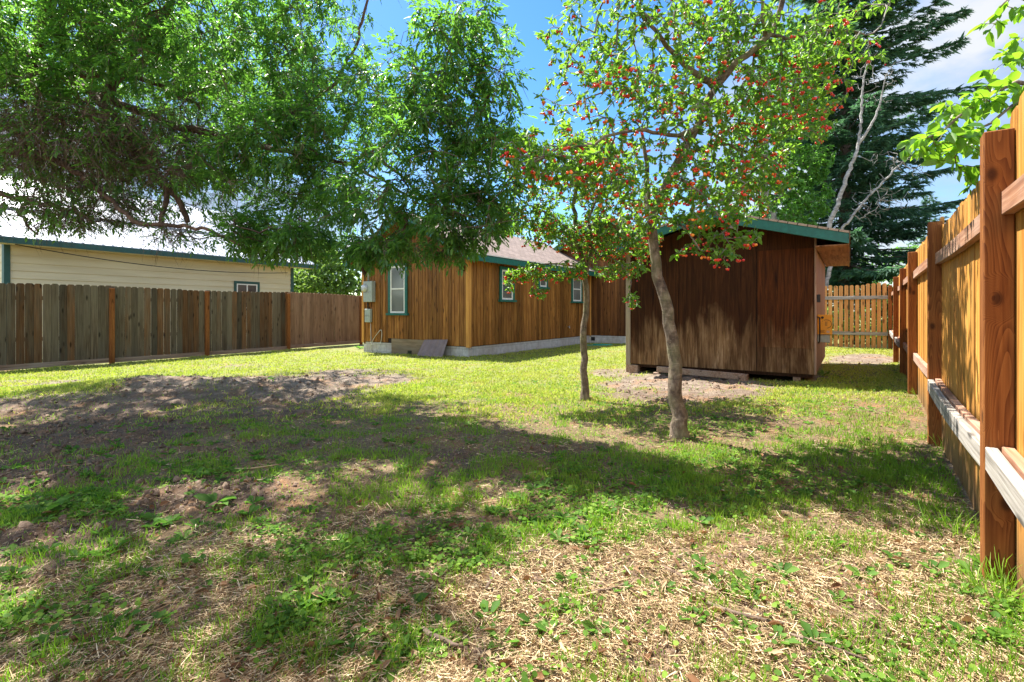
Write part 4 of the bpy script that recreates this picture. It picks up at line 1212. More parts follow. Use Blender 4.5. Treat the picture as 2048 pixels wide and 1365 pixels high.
    for i in range(n):
        t0 = -1.5 + 3.6 * i / n; t1 = -1.5 + 3.6 * (i + 1) / n
        q = []
        for t, rr in ((t0, .062), (t1, .062), (t1, .070), (t0, .070)):
            q.append((.4975, cy_ - rr * math.cos(t) * 1.0, cz_ + rr * math.sin(t)))
        m2.add(q, [(0, 1, 2, 3)])
    m2.box(.4972, .4992, cy_ - .008, cy_ - .0, cz_ - .03, cz_ + .035)
    m2.box(.4972, .4992, cy_ + .012, cy_ + .018, cz_ - .03, cz_ + .035)
    for k, (a, b) in enumerate(((0, .04), (.0, .055), (0, .03), (0, .05))):
        m2.box(.4972, .4992, ys - .06 - b, ys - .03, .862 - k * .011, .866 - k * .011)
    m2.box(.4972, .4992, ys - .075, ys - .065, 1.005, 1.01).box(.4972, .4992, ys - .15, ys - .11, 1.01, 1.013)
    m2.build('printed_marks', M['ink'], bx)
    MB().tube([(.4995, ys - .07, 1.065), (.494, ys - .07, 1.065)], .019, 16).build('knob', M['black'], bx, 0, True)
    MB().box(.4970, .4992, ys - .165, ys - .125, .825, .860).build('sticker', M['sticker'], bx)
    MB().box(.52, .58, ys - .17, ys - .001, .67, .795).build('socket_box', M['grey_metal'], r, .005)
    MB().tube([(.5, ys - .01, 1.07), (.42, ys - .035, 1.06), (.36, ys - .04, .98), (.36, ys - .04, .8), (.42, ys - .035, .70), (.5, ys - .02, .66)], .010, 8).build('cable', M['black'], r, 0, True)
    # timber lying against the front foot
    def wl(x, y): return (ox + x * .56 - y * .8285, oy + x * .8285 + y * .56)
    b = root('timber_beam', 'rough grey brown timber propped along the front foot of the shed', 'timber', (*wl(-.12, -1.0), 0), AU)
    p0 = np.array((-.14, -.62, .155)); p1 = np.array((-.16, -2.02, .125))
    mb = MB()
    h = .05; t = .035
    vs = []
    for p in (p0, p1):
        for dx, dz in ((-t, -h), (t, -h), (t, h), (-t, h)): vs.append((p[0] + dx + .12, p[1] + 1.0, p[2] + dz))
    mb.add(vs, [(3, 2, 1, 0), (4, 5, 6, 7), (0, 1, 5, 4), (1, 2, 6, 5), (2, 3, 7, 6), (3, 0, 4, 7)])
    mb.build('beam', M['beam'], b, .006)
    MB().box(-.10, .06, -1.06, -.94, -.03, .165).build('end_block', M['beam'], b, .008)
    MB().box(-.07, .05, .34, .44, -.03, .10).build('end_block', M['beam'], b, .008)
shed()

# ------------------------------------------------------------------ garage roof beyond the right fence
def garage():
    ox, oy = fw(19.0, 1.9)
    r = root('garage', 'grey roofed outbuilding with dark trim showing above the far right fence corner', 'outbuilding', (ox, oy, 0), UA)
    L = 17
    MB().box(0, L, -5, 0, -.1, 3.40).build('wall', M['teal_dark'], r)
    MB().hexa([(-.3, .45, 3.5), (L, .45, 3.5), (L, -2.5, 4.95), (-.3, -2.5, 4.95), (-.3, .45, 3.56), (L, .45, 3.56), (L, -2.5, 5.01), (-.3, -2.5, 5.01)]).build('roof', M['dull_metal'], r)
    MB().hexa([(-.3, -5.4, 3.5), (L, -5.4, 3.5), (L, -2.51, 4.95), (-.3, -2.51, 4.95), (-.3, -5.4, 3.56), (L, -5.4, 3.56), (L, -2.51, 5.01), (-.3, -2.51, 5.01)]).build('roof', M['dull_metal'], r)
    MB().box(-.3, L, .452, .48, 3.38, 3.57).build('fascia', M['teal_dark'], r)
    MB().prism([(0, 3.401), (-5, 3.401), (-2.5, 4.85)], 'x', 0, .1).build('gable', M['teal_dark'], r)
garage()

# ------------------------------------------------------------------ trees
class Tree:
    def __init__(s, seed):
        s.rng = np.random.default_rng(seed); s.P = []; s.par = []; s.R = []; s.limbs = []; s.chains = []
    def limb(s, pts, r0, r1, attach=True, step=.10, jit=.012):
        pts = np.array(pts, float)
        # smooth through the points
        out = []
        for i in range(len(pts) - 1):
            p0 = pts[max(i - 1, 0)]; p1 = pts[i]; p2 = pts[i + 1]; p3 = pts[min(i + 2, len(pts) - 1)]
            n = max(2, int(np.linalg.norm(p2 - p1) / step))
            for k in range(n):
                t = k / n
                out.append(.5 * (2 * p1 + (p2 - p0) * t + (2 * p0 - 5 * p1 + 4 * p2 - p3) * t * t + (3 * p1 - p0 - 3 * p2 + p3) * t ** 3))
        out.append(pts[-1]); out = np.array(out)
        out[1:-1] += s.rng.normal(0, jit, out[1:-1].shape)
        par = -1
        if s.P and attach:
            par = int(np.argmin(((np.array(s.P) - out[0]) ** 2).sum(1)))
        rr = r0 + (r1 - r0) * (np.arange(len(out)) / (len(out) - 1)) ** .8
        first = len(s.P)
        for i, p in enumerate(out):
            s.P.append(p); s.par.append(par if i == 0 else len(s.P) - 2); s.R.append(rr[i])
        s.limbs.append((out, rr))
    def grow(s, targets, seg=.16, jit=.02, sag=0.0, r=.0028, pow_=.42, reach=None, rmax=.03):
        n0 = len(s.P); nt = len(targets)
        cap = n0 + nt * 14
        P = np.zeros((cap, 3)); P[:n0] = s.P; par = list(s.par); m = n0
        T = np.array(targets)
        d = np.full(nt, 1e9)
        for i in range(0, n0, 200): d = np.minimum(d, np.sqrt(((T[:, None] - P[None, i:i + 200]) ** 2).sum(-1)).min(1))
        for ti in np.argsort(d):
            t = T[ti]; dd = ((P[:m] - t) ** 2).sum(1); k = int(np.argmin(dd)); D = math.sqrt(dd[k])
            if D < .03: continue
            n = int(min(12, max(2, D / seg)))
            a = P[k]; pk = par[k]
            dr = nrm(a - P[pk]) if pk >= 0 else np.array((0, 0, 1.))
            c = a + dr * D * .35 + s.rng.normal(0, .08 * D, 3)
            ch = []
            prev = k
            for i in range(1, n + 1):
                u = i / n
                p = (1 - u) ** 2 * a + 2 * u * (1 - u) * c + u * u * t
                p = p + s.rng.normal(0, jit, 3) * (1 if i < n else 0); p[2] -= sag * D * u * u
                if m >= cap: break
                P[m] = p; par.append(prev); prev = m; ch.append(m); m += 1
            s.chains.append(ch)
        P = P[:m]
        cnt = np.zeros(m)
        tips = np.ones(m, bool)
        for i in range(m):
            if par[i] >= 0: tips[par[i]] = False
        cnt[tips] = 1
        for i in range(m - 1, n0 - 1, -1): cnt[par[i]] += cnt[i]
        R = np.array(list(s.R) + [0] * (m - n0))
        R[n0:] = np.minimum(r * cnt[n0:] ** pow_, rmax)
        s.n0 = n0; s.Pa = P; s.para = np.array(par); s.Ra = R; s.T = T
    def twigs(s, sides=3):
        i = np.arange(s.n0, len(s.Pa)); p = s.para[i]
        A = s.Pa[p]; B = s.Pa[i]; ra = np.minimum(s.Ra[p], s.Ra[i] * 1.5); rb = s.Ra[i]
        D = nrm(B - A); up = np.array((.3, .2, .93)); S = nrm(np.cross(D, up)); U = np.cross(D, S)
        V = []
        for C, r in ((A, ra), (B, rb)):
            for k in range(sides):
                t = 2 * math.pi * k / sides
                V.append(C + (S * math.cos(t) + U * math.sin(t)) * r[:, None])
        V = np.stack(V, 1)
        Q = np.array([(k, (k + 1) % sides, (k + 1) % sides + sides, k + sides) for k in range(sides)])
        Q = Q[None] + (np.arange(len(i)) * 2 * sides)[:, None, None]
        return V.reshape(-1, 3), Q.reshape(-1, 4)
    def limbmesh(s, sides=12, rough=.12, flare=None):
        lst = []
        for out, rr in s.limbs:
            n = len(out); D = nrm(np.gradient(out, axis=0))
            S = nrm(np.cross(D, (.13, .95, .2))); U = np.cross(D, S)
            k = np.arange(sides) * 2 * math.pi / sides
            ph = s.rng.random(3) * 6
            lump = 1 + rough * (np.sin(k[None] * 2 + ph[0] + np.arange(n)[:, None] * .17) * .4 + np.sin(k[None] * 3 + ph[1] - np.arange(n)[:, None] * .31) * .3) + s.rng.normal(0, rough * .25, (n, sides))
            r = rr[:, None] * lump
            if flare:
                h = out[:, 2] - out[0, 2]
                if abs(rr[0] - max(x[1][0] for x in s.limbs)) < 1e-6: r = r * (1 + flare * np.exp(-h / .09))[:, None]
            V = out[:, None] + (S[:, None] * np.cos(k)[None, :, None] + U[:, None] * np.sin(k)[None, :, None]) * r[..., None]
            i, j = np.meshgrid(np.arange(n - 1), np.arange(sides), indexing='ij')
            a = i * sides + j; b = i * sides + (j + 1) % sides
            lst.append((V.reshape(-1, 3), np.stack([a, b, b + sides, a + sides], -1).reshape(-1, 4)))
        return merge(lst)

def ellip(rng, c, rad, n, hollow=.0):
    d = nrm(rng.normal(0, 1, (n, 3))); r = (hollow + (1 - hollow) * rng.random(n)) ** (1 / 2.6)
    return np.array(c) + d * r[:, None] * np.array(rad)

def cloud(rng, specs, clump=0):
    """specs: photo pixel, depth, radii in metres (x, y, z), count"""
    L = []
    for px, py, Y, rx, ry, rz, n in specs: L.append(ellip(rng, W(px, py, Y), (rx, ry, rz), int(n * (1.45 if clump else 1))))
    P = np.concatenate(L)
    if clump:                                   # shoots bunch together and leave gaps between
        q = (vn(P[:, 0] / clump, P[:, 1] / clump + P[:, 2] / clump * .5, 3) + vn(P[:, 2] / clump * 1.1, P[:, 0] / clump * .6 - P[:, 1] / clump, 5)) / 2
        P = P[rng.random(len(P)) < .12 + .95 * sm(.36, .56, q)]
    return P

def attach_leaves(t, per, rng, mode, size, mask=None, from_=.35, droop=.35, wr=.62):
    """leaves along each shoot; 'single' alternate leaves or 'pinnate' compound leaves"""
    O = []; D = []
    for ch in t.chains:
        if len(ch) < 2: continue
        tip = t.Pa[ch[-1]]
        k = per if mask is None else int(round(per * mask(tip) + rng.random() - .5))
        if k <= 0: continue
        u = from_ + (1 - from_) * (np.arange(k) + .7) / k
        idx = u * (len(ch) - 1); i0 = np.minimum(idx.astype(int), len(ch) - 2); f = np.clip(idx - i0, 0, 1)
        A = t.Pa[[ch[i] for i in i0]]; B = t.Pa[[ch[i + 1] for i in i0]]
        O.append(A * (1 - f[:, None]) + B * f[:, None])
        tg = nrm(B - A); rd = nrm(rng.normal(0, 1, (k, 3)) * (1, 1, .7))
        D.append(nrm(tg * .75 + rd * .8 + np.array((0, 0, -droop))))
    O = np.concatenate(O); D = np.concatenate(D); n = len(O)
    if mode == 'single':
        L = size * (.45 + .85 * rng.random(n) ** 1.3)
        return scatter(LEAF, LEAFQ, O, D, rng.normal(0, .7, n), L * wr, L)
    # pinnate: rachis with pairs of narrow leaflets
    S = nrm(np.cross(D, (0, 0, 1.0)) + rng.normal(0, .25, (n, 3)))
    rl = size * 1.9 * (.7 + .5 * rng.random(n))
    lst = []
    OO = []; DD = []; SS = []
    for u, sd in ((.35, 1), (.35, -1), (.62, 1), (.62, -1), (.85, 1), (.85, -1), (.97, 0)):
        q = D * u + np.array((0, 0, -.22)) * u * u
        OO.append(O + q * rl[:, None])
        DD.append(nrm(D * (.75 if sd else 1) + S * sd * .75 + np.array((0, 0, -.25)) + rng.normal(0, .14, (n, 3))))
        SS.append(size * (.7 + .45 * rng.random(n)) * (1.1 if sd == 0 else .85))
    OO = np.concatenate(OO); DD = np.concatenate(DD); SS = np.concatenate(SS)
    return scatter(LEAF, LEAFQ, OO, DD, rng.normal(0, .5, len(OO)), SS * .38, SS)

def finish(t, name, label, cat, base, bark_, twig_, leafm, leaves, group=None, sides=12, flare=None, limb_rough=.12, tw=True):
    r = root(name, label, cat, tuple(base), 0, group)
    off = np.array(base)
    V, Q = t.limbmesh(sides, limb_rough, flare)
    if tw == 'merge': V, Q = merge([(V, Q), t.twigs()])
    link('trunk', mesh_np('trunk', V - off, Q, True), bark_, r)
    if tw is True:
        V, Q = t.twigs(); link('twigs', mesh_np('twigs', V - off, Q), twig_, r)
    if leaves is not None:
        V, Q = leaves; link('crown', mesh_np('crown', V - off, Q), leafm, r)
    return r

def PL(*a): return [W(*p) for p in a]

# ---- the big tree on the left, trunk just outside the picture
def big_tree():
    t = Tree(21); rng = t.rng
    tx, ty = -8.2, 6.4
    zb = hz(tx, ty)
    t.limb([(tx, ty, zb - .1), (tx + .05, ty, 1.2), (tx + .3, ty - .05, 2.6), (tx + .7, ty - .1, 3.6)], .34, .26)
    t.limb([(tx + .7, ty - .1, 3.6)] + PL((60, 150, 6.3), (211, 197, 6.3), (334, 246, 6.3), (422, 267, 6.2), (527, 295, 6.0), (620, 312, 5.8), (700, 327, 5.6), (740, 306, 5.5), (797, 348, 5.3), (856, 408, 5.2), (900, 425, 5.1)), .09, 0.010)
    t.limb(PL((60, 150, 6.3), (150, 150, 6.5), (281, 158, 6.7), (352, 190, 6.9), (400, 215, 7.0)), 0.062, 0.016)
    t.limb(PL((190, 190, 6.3), (240, 250, 6.1), (281, 316, 6.0), (334, 380, 5.9), (366, 422, 5.9), (375, 445, 5.9)), 0.062, 0.028)
    t.limb([(tx + .3, ty, 2.6)] + PL((-60, 280, 6.1), (0, 300, 6.0), (105, 316, 5.8), (160, 350, 5.7), (211, 394, 5.6), (250, 428, 5.5), (285, 448, 5.5), (340, 452, 5.4), (422, 462, 5.3), (480, 490, 5.2)), 0.081, 0.011)
    t.limb([(tx + .3, ty, 2.4)] + PL((-50, 370, 6.2), (0, 387, 6.1), (60, 402, 6.0), (140, 422, 5.9), (175, 432, 5.9)), 0.056, 0.024)
    t.limb(PL((60, 402, 6.0), (40, 430, 5.9), (75, 470, 5.8)), 0.022, 0.010)
    t.limb(PL((330, 375, 5.9), (330, 420, 5.8), (322, 455, 5.7)), 0.031, 0.024)
    t.limb(PL((740, 306, 5.5), (800, 270, 5.3), (860, 180, 5.0), (900, 100, 4.7), (915, 10, 4.5)), 0.011, 0.004)
    t.limb(PL((700, 327, 5.6), (760, 360, 5.2), (830, 400, 4.8), (880, 420, 4.6)), 0.019, 0.006)
    t.limb(PL((527, 295, 6.0), (600, 230, 6.2), (680, 150, 6.2), (720, 60, 6.2), (740, -60, 6.2)), 0.031, 0.012)
    t.limb(PL((211, 197, 6.3), (260, 110, 6.2), (330, 20, 6.0), (380, -120, 5.8), (420, -300, 5.4)), 0.062, 0.024)
    t.limb(PL((60, 150, 6.3), (100, 0, 5.8), (120, -200, 5.2), (150, -420, 4.8)), 0.074, 0.032)
    t.limb([(tx + .7, ty - .1, 3.6), (tx + 1.0, ty + .6, 4.6), (tx + 2.0, ty + 1.4, 5.4), (tx + 3.4, ty + 2.2, 5.6)], 0.087, 0.024)
    t.limb([(tx + .7, ty - .1, 3.6), (tx + 1.5, ty - 1.2, 4.4), (tx + 2.8, ty - 2.4, 5.0), (tx + 4.4, ty - 3.2, 5.2)], 0.087, 0.024)
    spec = [  # px, py, depth, rx, ry, rz, n
        (120, 60, 6.6, 1.7, 1.5, .8, 420), (380, 80, 6.6, 1.5, 1.5, .9, 260), (120, 60, 5.2, 1.3, .6, .7, 260), (330, 60, 5.2, .9, .6, .6, 140), (40, 200, 5.4, .7, .4, .5, 130), (160, 240, 5.2, .7, .4, .4, 90), (600, 90, 6.4, .9, 1.0, .8, 150), (700, 200, 6.0, .75, .8, .6, 110),
        (480, 240, 6.3, 1.1, 1.0, .7, 150), (600, 360, 5.8, .9, 1.0, .5, 130), (520, 460, 5.4, .42, .5, .26, 60), (610, 470, 5.3, .35, .5, .22, 40),
        (780, 390, 5.0, .72, .7, .38, 66), (790, 490, 4.9, .50, .45, .13, 34), (850, 340, 4.7, .7, .7, .5, 70), (930, 430, 4.7, .42, .5, .26, 50), (900, 270, 4.8, .65, .6, .45, 75),
        (960, 330, 4.6, .40, .4, .45, 55), (1010, 260, 4.6, .22, .3, .3, 24), (990, 400, 4.7, .30, .3, .28, 34), (930, 470, 4.8, .3, .3, .12, 22), (550, 480, 6.4, .5, .5, .2, 50), (800, 200, 5.1, .5, .6, .5, 65), (880, 150, 4.8, .5, .5, .45, 62), (940, 60, 4.6, .5, .4, .35, 50), (820, 60, 4.9, .4, .4, .5, 36), (990, 150, 4.6, .25, .3, .3, 16), (900, 500, 4.9, .14, .3, .08, 12), (720, 490, 5.0, .2, .3, .1, 14),
        (660, 300, 6.3, .9, .9, .7, 60),
        (200, 300, 6.2, 1.5, .9, .6, 420), (60, 350, 6.2, .9, .8, .7, 260), (330, 350, 6.0, .8, .7, .5, 260), (130, 415, 5.9, .95, .6, .26, 260), (360, 450, 5.7, .5, .5, .18, 90), (30, 300, 5.6, .6, .5, .5, 150), (270, 260, 5.5, .7, .4, .3, 90),
        (150, 130, 8.4, 2.3, 1.0, 1.4, 380), (420, 150, 8.2, 1.9, 1.0, 1.3, 260), (600, 120, 8.0, 1.1, .9, 1.3, 110), (250, 320, 8.3, 2.2, .9, .7, 240), (480, 360, 8.0, 1.1, .8, .6, 60),
        (420, 300, 5.4, .6, .4, .35, 90), (560, 270, 5.3, .6, .4, .4, 80), (-250, 100, 5.5, 1.8, 1.4, 1.2, 260),
        (430, -180, 6.0, 1.9, 1.6, .8, 210), (60, -250, 5.4, 1.7, 1.5, .9, 170), (640, -90, 6.0, .9, 1.2, .6, 60)]
    T = cloud(rng, spec, .42)
    over = [((-3.9, 4.0, 5.3), (1.7, 1.2, .7), 130), ((-5.5, 3.6, 5.2), (1.4, 1.5, .8), 120), ((-2.7, 3.9, 4.6), (.9, 1.0, .45), 110),
            ((-5.6, 8.9, 5.4), (1.8, 1.5, .8), 240), ((-7.6, 9.6, 5.0), (1.4, 1.5, .9), 120), ((-5.2, 10.9, 5.0), (1.7, 1.1, .7), 170), ((-3.6, 3.1, 4.9), (1.3, .9, .5), 150)]
    T = np.concatenate([T] + [ellip(rng, c, r, n) for c, r, n in over])
    t.grow(T, seg=.15, jit=.014, sag=.12, r=.0026, pow_=.47, rmax=.04)
    def mask(p):
        px = 1024 + p[0] / p[1] * F; py = 621 - (p[2] - HC) / p[1] * F
        m = 1.0
        if py > 185 and p[1] < 7.3: m = .30 + .78 * float(sm(330, 480, px + (py - 330) * .25))
        if py > 230 and p[1] >= 7.3: m = .5
        if py > 440 and px < 420: m = .2
        return m
    leaves = attach_leaves(t, 6, rng, 'pinnate', .070, mask)
    # hanging bare twiglets in the dark tangle
    r = finish(t, 'ash_tree', 'large spreading ash tree with drooping leaves and brown tangled twigs filling the upper left', 'tree', (tx, ty, zb),
               M['bark_old'], M['twig'], M['leaf_ash'], leaves, None, 12, .3, .2)
    n = 22000
    ok = [ch for ch in t.chains if mask(t.Pa[ch[-1]]) < .6]
    ok = ok + [ch for ch in t.chains if mask(t.Pa[ch[-1]]) >= .6][::4]
    lst = []
    O = []; D = []
    for _ in range(n):
        ch = ok[rng.integers(len(ok))]; O.append(t.Pa[ch[rng.integers(len(ch))]]); D.append(nrm(rng.normal(0, .55, 3) + (0, 0, -.55)))
    O = np.array(O); D = np.array(D)
    Tm = np.array([(-.5, 0, 0), (.5, 0, 0), (-.45, .33, 6), (.45, .33, 6), (-.35, .66, 2), (.35, .66, 2), (-.12, 1, -7), (.12, 1, -7)])
    V, Q = scatter(Tm, np.array([(0, 1, 3, 2), (2, 3, 5, 4), (4, 5, 7, 6)]), O, D, rng.random(n) * 6.28, .0052, .10 + .32 * rng.random(n))
    link('bare_twigs', mesh_np('bare_twigs', V - np.array((tx, ty, zb)), Q), M['twig'], r)
big_tree()

def ico(r=1):
    import bmesh
    me = bpy.data.meshes.new('cherry'); bm = bmesh.new(); bmesh.ops.create_uvsphere(bm, u_segments=10, v_segments=7, radius=r)
    for v in bm.verts:
        if v.co.z > r * .9: v.co.z -= r * .18
    bm.to_mesh(me); bm.free()
    for p in me.polygons: p.use_smooth = True
    return me
CH = ico(.0122); CH.materials.append(M['cherry'])

def cherries(t, r, base, n, rng, keep=None):
    base = np.array(base)
    tips = []
    while len(tips) < n:
        ch = t.chains[rng.integers(len(t.chains))]
        if len(ch) < 2: continue
        p = t.Pa[ch[rng.integers(len(ch) // 2, len(ch))]]
        if keep is not None and rng.random() > keep(p): continue
        for _ in range(rng.integers(1, 6)):
            tips.append((p, p + np.array((rng.normal(0, .014), rng.normal(0, .014), -.028 - .02 * rng.random()))))
    tips = tips[:n]
    # stalks, one mesh
    A = np.array([a for a, b in tips]); B = np.array([b for a, b in tips])
    Tm = np.array([(-.5, 0, 0), (.5, 0, 0), (-.5, 1, 0), (.5, 1, 0)])
    L = np.linalg.norm(B - A, axis=1)
    V, Q = scatter(Tm, np.array([(0, 1, 3, 2)]), A, B - A, rng.random(n) * 3, .0016, L)
    link('stalks', mesh_np('stalks', V - base, Q), M['leaf_cherry'], r)
    def vis(b):
        x = b[0] / b[1] * F + 1024; y = 621 - (b[2] - HC) / b[1] * F
        return b[1] + (50 if (x < 0 or x > 2048 or y < 0) else 0)
    order = sorted(range(n), key=lambda i: vis(B[i]))
    for i in order[:100]:
        o = bpy.data.objects.new('cherry', CH); COL.objects.link(o); o.parent = r; o.location = B[i] - base
        s = rng.uniform(.75, 1.15); o.scale = (s, s, s)
    rest = B[order[100:]]
    cv = np.array([v.co[:] for v in CH.vertices]); 
    faces = [tuple(p.vertices) for p in CH.polygons]
    quads = np.array([f if len(f) == 4 else (f[0], f[1], f[2], f[2]) for f in faces])
    # quads only: poles as thin quads between neighbouring ring vertices would collapse, so build from triangles
    tris = np.array([tr for f in faces for tr in ([f] if len(f) == 3 else [(f[0], f[1], f[2]), (f[0], f[2], f[3])])])
    s = rng.uniform(.6, 1.12, len(rest))
    V = rest[:, None] + cv[None] * s[:, None, None] - base
    Q = tris[None] + (np.arange(len(rest)) * len(cv))[:, None, None]
    o = link('cherry', mesh_np('cherries', V.reshape(-1, 3), Q.reshape(-1, 3), True), M['cherry'], r); o['kind'] = 'stuff'

def cherry_near():
    t = Tree(5); rng = t.rng
    b = W(1358, 868, 4.45); z = hz(b[0], b[1]); b[2] = z
    t.limb([b - (0, 0, .05), b + (0, 0, .02)] + PL((1354, 780, 4.45), (1347, 700, 4.46), (1336, 620, 4.47), (1319, 550, 4.48), (1307, 490, 4.5), (1308, 430, 4.5), (1330, 370, 4.52), (1362, 315, 4.55), (1392, 260, 4.55), (1415, 205, 4.55),
            (1440, 165, 4.5), (1475, 125, 4.45), (1515, 95, 4.4), (1540, 60, 4.4), (1560, 10, 4.35), (1580, -50, 4.3)), .070, .020)
    t.limb(PL((1306, 480, 4.5), (1298, 440, 4.55), (1295, 390, 4.6), (1290, 330, 4.7), (1282, 260, 4.75)), .045, .012)
    t.limb(PL((1425, 170, 4.55), (1405, 165, 4.5), (1375, 130, 4.45), (1335, 95, 4.4), (1310, 60, 4.3), (1280, 20, 4.2)), .035, .012)
    t.limb(PL((1440, 165, 4.5), (1455, 110, 4.6), (1450, 60, 4.7), (1460, 0, 4.8), (1455, -50, 4.9)), .035, .012)
    t.limb(PL((1530, 75, 4.4), (1522, 40, 4.3), (1525, -20, 4.2)), .022, .012)
    t.limb(PL((1535, 62, 4.4), (1560, 75, 4.4), (1620, 65, 4.5), (1680, 60, 4.5), (1730, 70, 4.5)), .018, .006)
    t.limb(PL((1392, 260, 4.55), (1340, 270, 4.3), (1270, 262, 4.1), (1190, 285, 3.9), (1120, 300, 3.8), (1060, 330, 3.7)), .022, .006)
    t.limb(PL((1362, 315, 4.55), (1420, 290, 4.7), (1480, 300, 4.8), (1560, 330, 4.8)), .022, .006)
    t.limb(PL((1340, 350, 4.55), (1390, 380, 4.2), (1430, 420, 4.0), (1460, 450, 3.9)), .018, .005)
    t.limb(PL((1310, 440, 4.5), (1340, 440, 4.3), (1380, 470, 4.1), (1400, 500, 4.0)), .014, .005)
    spec = [(1200, 60, 4.4, .55, .6, .42, 190), (1320, 110, 4.4, .6, .7, .45, 260), (1430, 60, 4.5, .6, .8, .4, 260), (1560, 70, 4.5, .6, .8, .35, 230), (1660, 80, 4.5, .35, .5, .28, 90), (1740, 100, 4.5, .18, .3, .12, 14),
            (1180, 200, 4.3, .5, .6, .4, 170), (1320, 230, 4.4, .55, .7, .4, 230), (1450, 240, 4.6, .5, .7, .45, 220), (1560, 230, 4.7, .45, .6, .5, 190), (1620, 180, 4.7, .3, .5, .35, 90),
            (1110, 320, 3.9, .42, .4, .28, 120), (1220, 350, 4.1, .35, .4, .28, 110), (1400, 370, 4.4, .5, .6, .32, 180), (1500, 370, 4.7, .35, .5, .35, 120), (1420, 440, 4.1, .28, .3, .20, 70), (1440, 505, 4.0, .14, .2, .10, 14), (1480, 470, 4.2, .15, .2, .12, 16), 
            (1030, 290, 3.7, .12, .2, .12, 14), (1280, 420, 4.3, .25, .4, .22, 60), (1370, 500, 4.3, .12, .2, .08, 10),
            (1480, -120, 4.6, .9, 1.1, .5, 90), (1250, -90, 4.6, .7, .9, .4, 60), (1720, 0, 4.8, .4, .5, .2, 30)]
    T = cloud(rng, spec, .32)
    t.grow(T, seg=.10, jit=.012, sag=.16, r=.0026, pow_=.42, rmax=.02)
    leaves = attach_leaves(t, 9, rng, 'single', .058, None, .1, .2, .46)
    r = finish(t, 'cherry_tree', 'taller cherry tree with thick leaning trunk laden with red cherries, in front of the shed', 'tree', b, M['bark_cherry'], M['twig_grey'], M['leaf_cherry'], leaves, None, 16, .55, .10)
    def keep(p):
        px = 1024 + p[0] / p[1] * F; py = 621 - (p[2] - HC) / p[1] * F
        return .25 + .75 * float(sm(60, 200, py))
    cherries(t, r, b, 3000, rng, keep)
cherry_near()

def cherry_far():
    t = Tree(6); rng = t.rng
    b = W(1170, 798, 6.35); z = hz(b[0], b[1]); b[2] = z
    t.limb([b - (0, 0, .05), b + (0, 0, .02)] + PL((1168, 720, 6.35), (1170, 650, 6.35), (1174, 600, 6.35), (1170, 560, 6.35), (1163, 520, 6.35), (1152, 480, 6.35), (1148, 430, 6.35), (1152, 380, 6.3), (1150, 320, 6.3)), .056, .02)
    t.limb(PL((1170, 555, 6.35), (1180, 520, 6.3), (1182, 480, 6.3), (1178, 440, 6.2), (1200, 380, 6.2)), .03, .012)
    t.limb(PL((1166, 530, 6.35), (1120, 530, 6.2), (1080, 528, 6.1), (1040, 540, 6.0)), .014, .005)
    t.limb(PL((1175, 470, 6.3), (1230, 440, 6.4), (1270, 430, 6.5)), .018, .006)
    t.limb(PL((1150, 470, 6.35), (1110, 440, 6.2), (1060, 410, 6.1), (1020, 380, 6.0)), .02, .006)
    spec = [(1150, 340, 6.2, .65, .7, .42, 170), (1060, 300, 5.8, .35, .4, .3, 60), (1210, 300, 6.3, .5, .6, .4, 80), (1070, 370, 6.0, .4, .5, .35, 110), (1230, 380, 6.5, .5, .6, .45, 170), (1100, 450, 6.1, .45, .5, .28, 150), (1200, 470, 6.4, .5, .6, .33, 200), (1270, 480, 6.7, .35, .5, .35, 120),
            (1130, 540, 6.1, .32, .4, .13, 70), (1060, 545, 6.0, .28, .3, .12, 42), (1080, 585, 6.0, .12, .2, .06, 8), (1020, 560, 5.9, .1, .2, .12, 10), (1240, 540, 6.6, .35, .5, .12, 70), (1265, 600, 6.5, .1, .2, .1, 10), (1020, 440, 6.0, .2, .3, .2, 30), (1290, 420, 6.9, .3, .4, .4, 60)]
    T = cloud(rng, [q[:6] + (int(q[6] * 1.5),) for q in spec], .32)
    t.grow(T, seg=.11, jit=.012, sag=.16, r=.0028, pow_=.45, rmax=.018)
    leaves = attach_leaves(t, 9, rng, 'single', .056, None, .1, .25, .46)
    r = finish(t, 'cherry_tree', 'smaller slender cherry tree with orange red cherries in front of the cedar house', 'tree', b, M['bark_cherry'], M['twig_grey'], M['leaf_cherry'], leaves, None, 14, .55, .10)
    cherries(t, r, b, 2300, rng)
cherry_far()

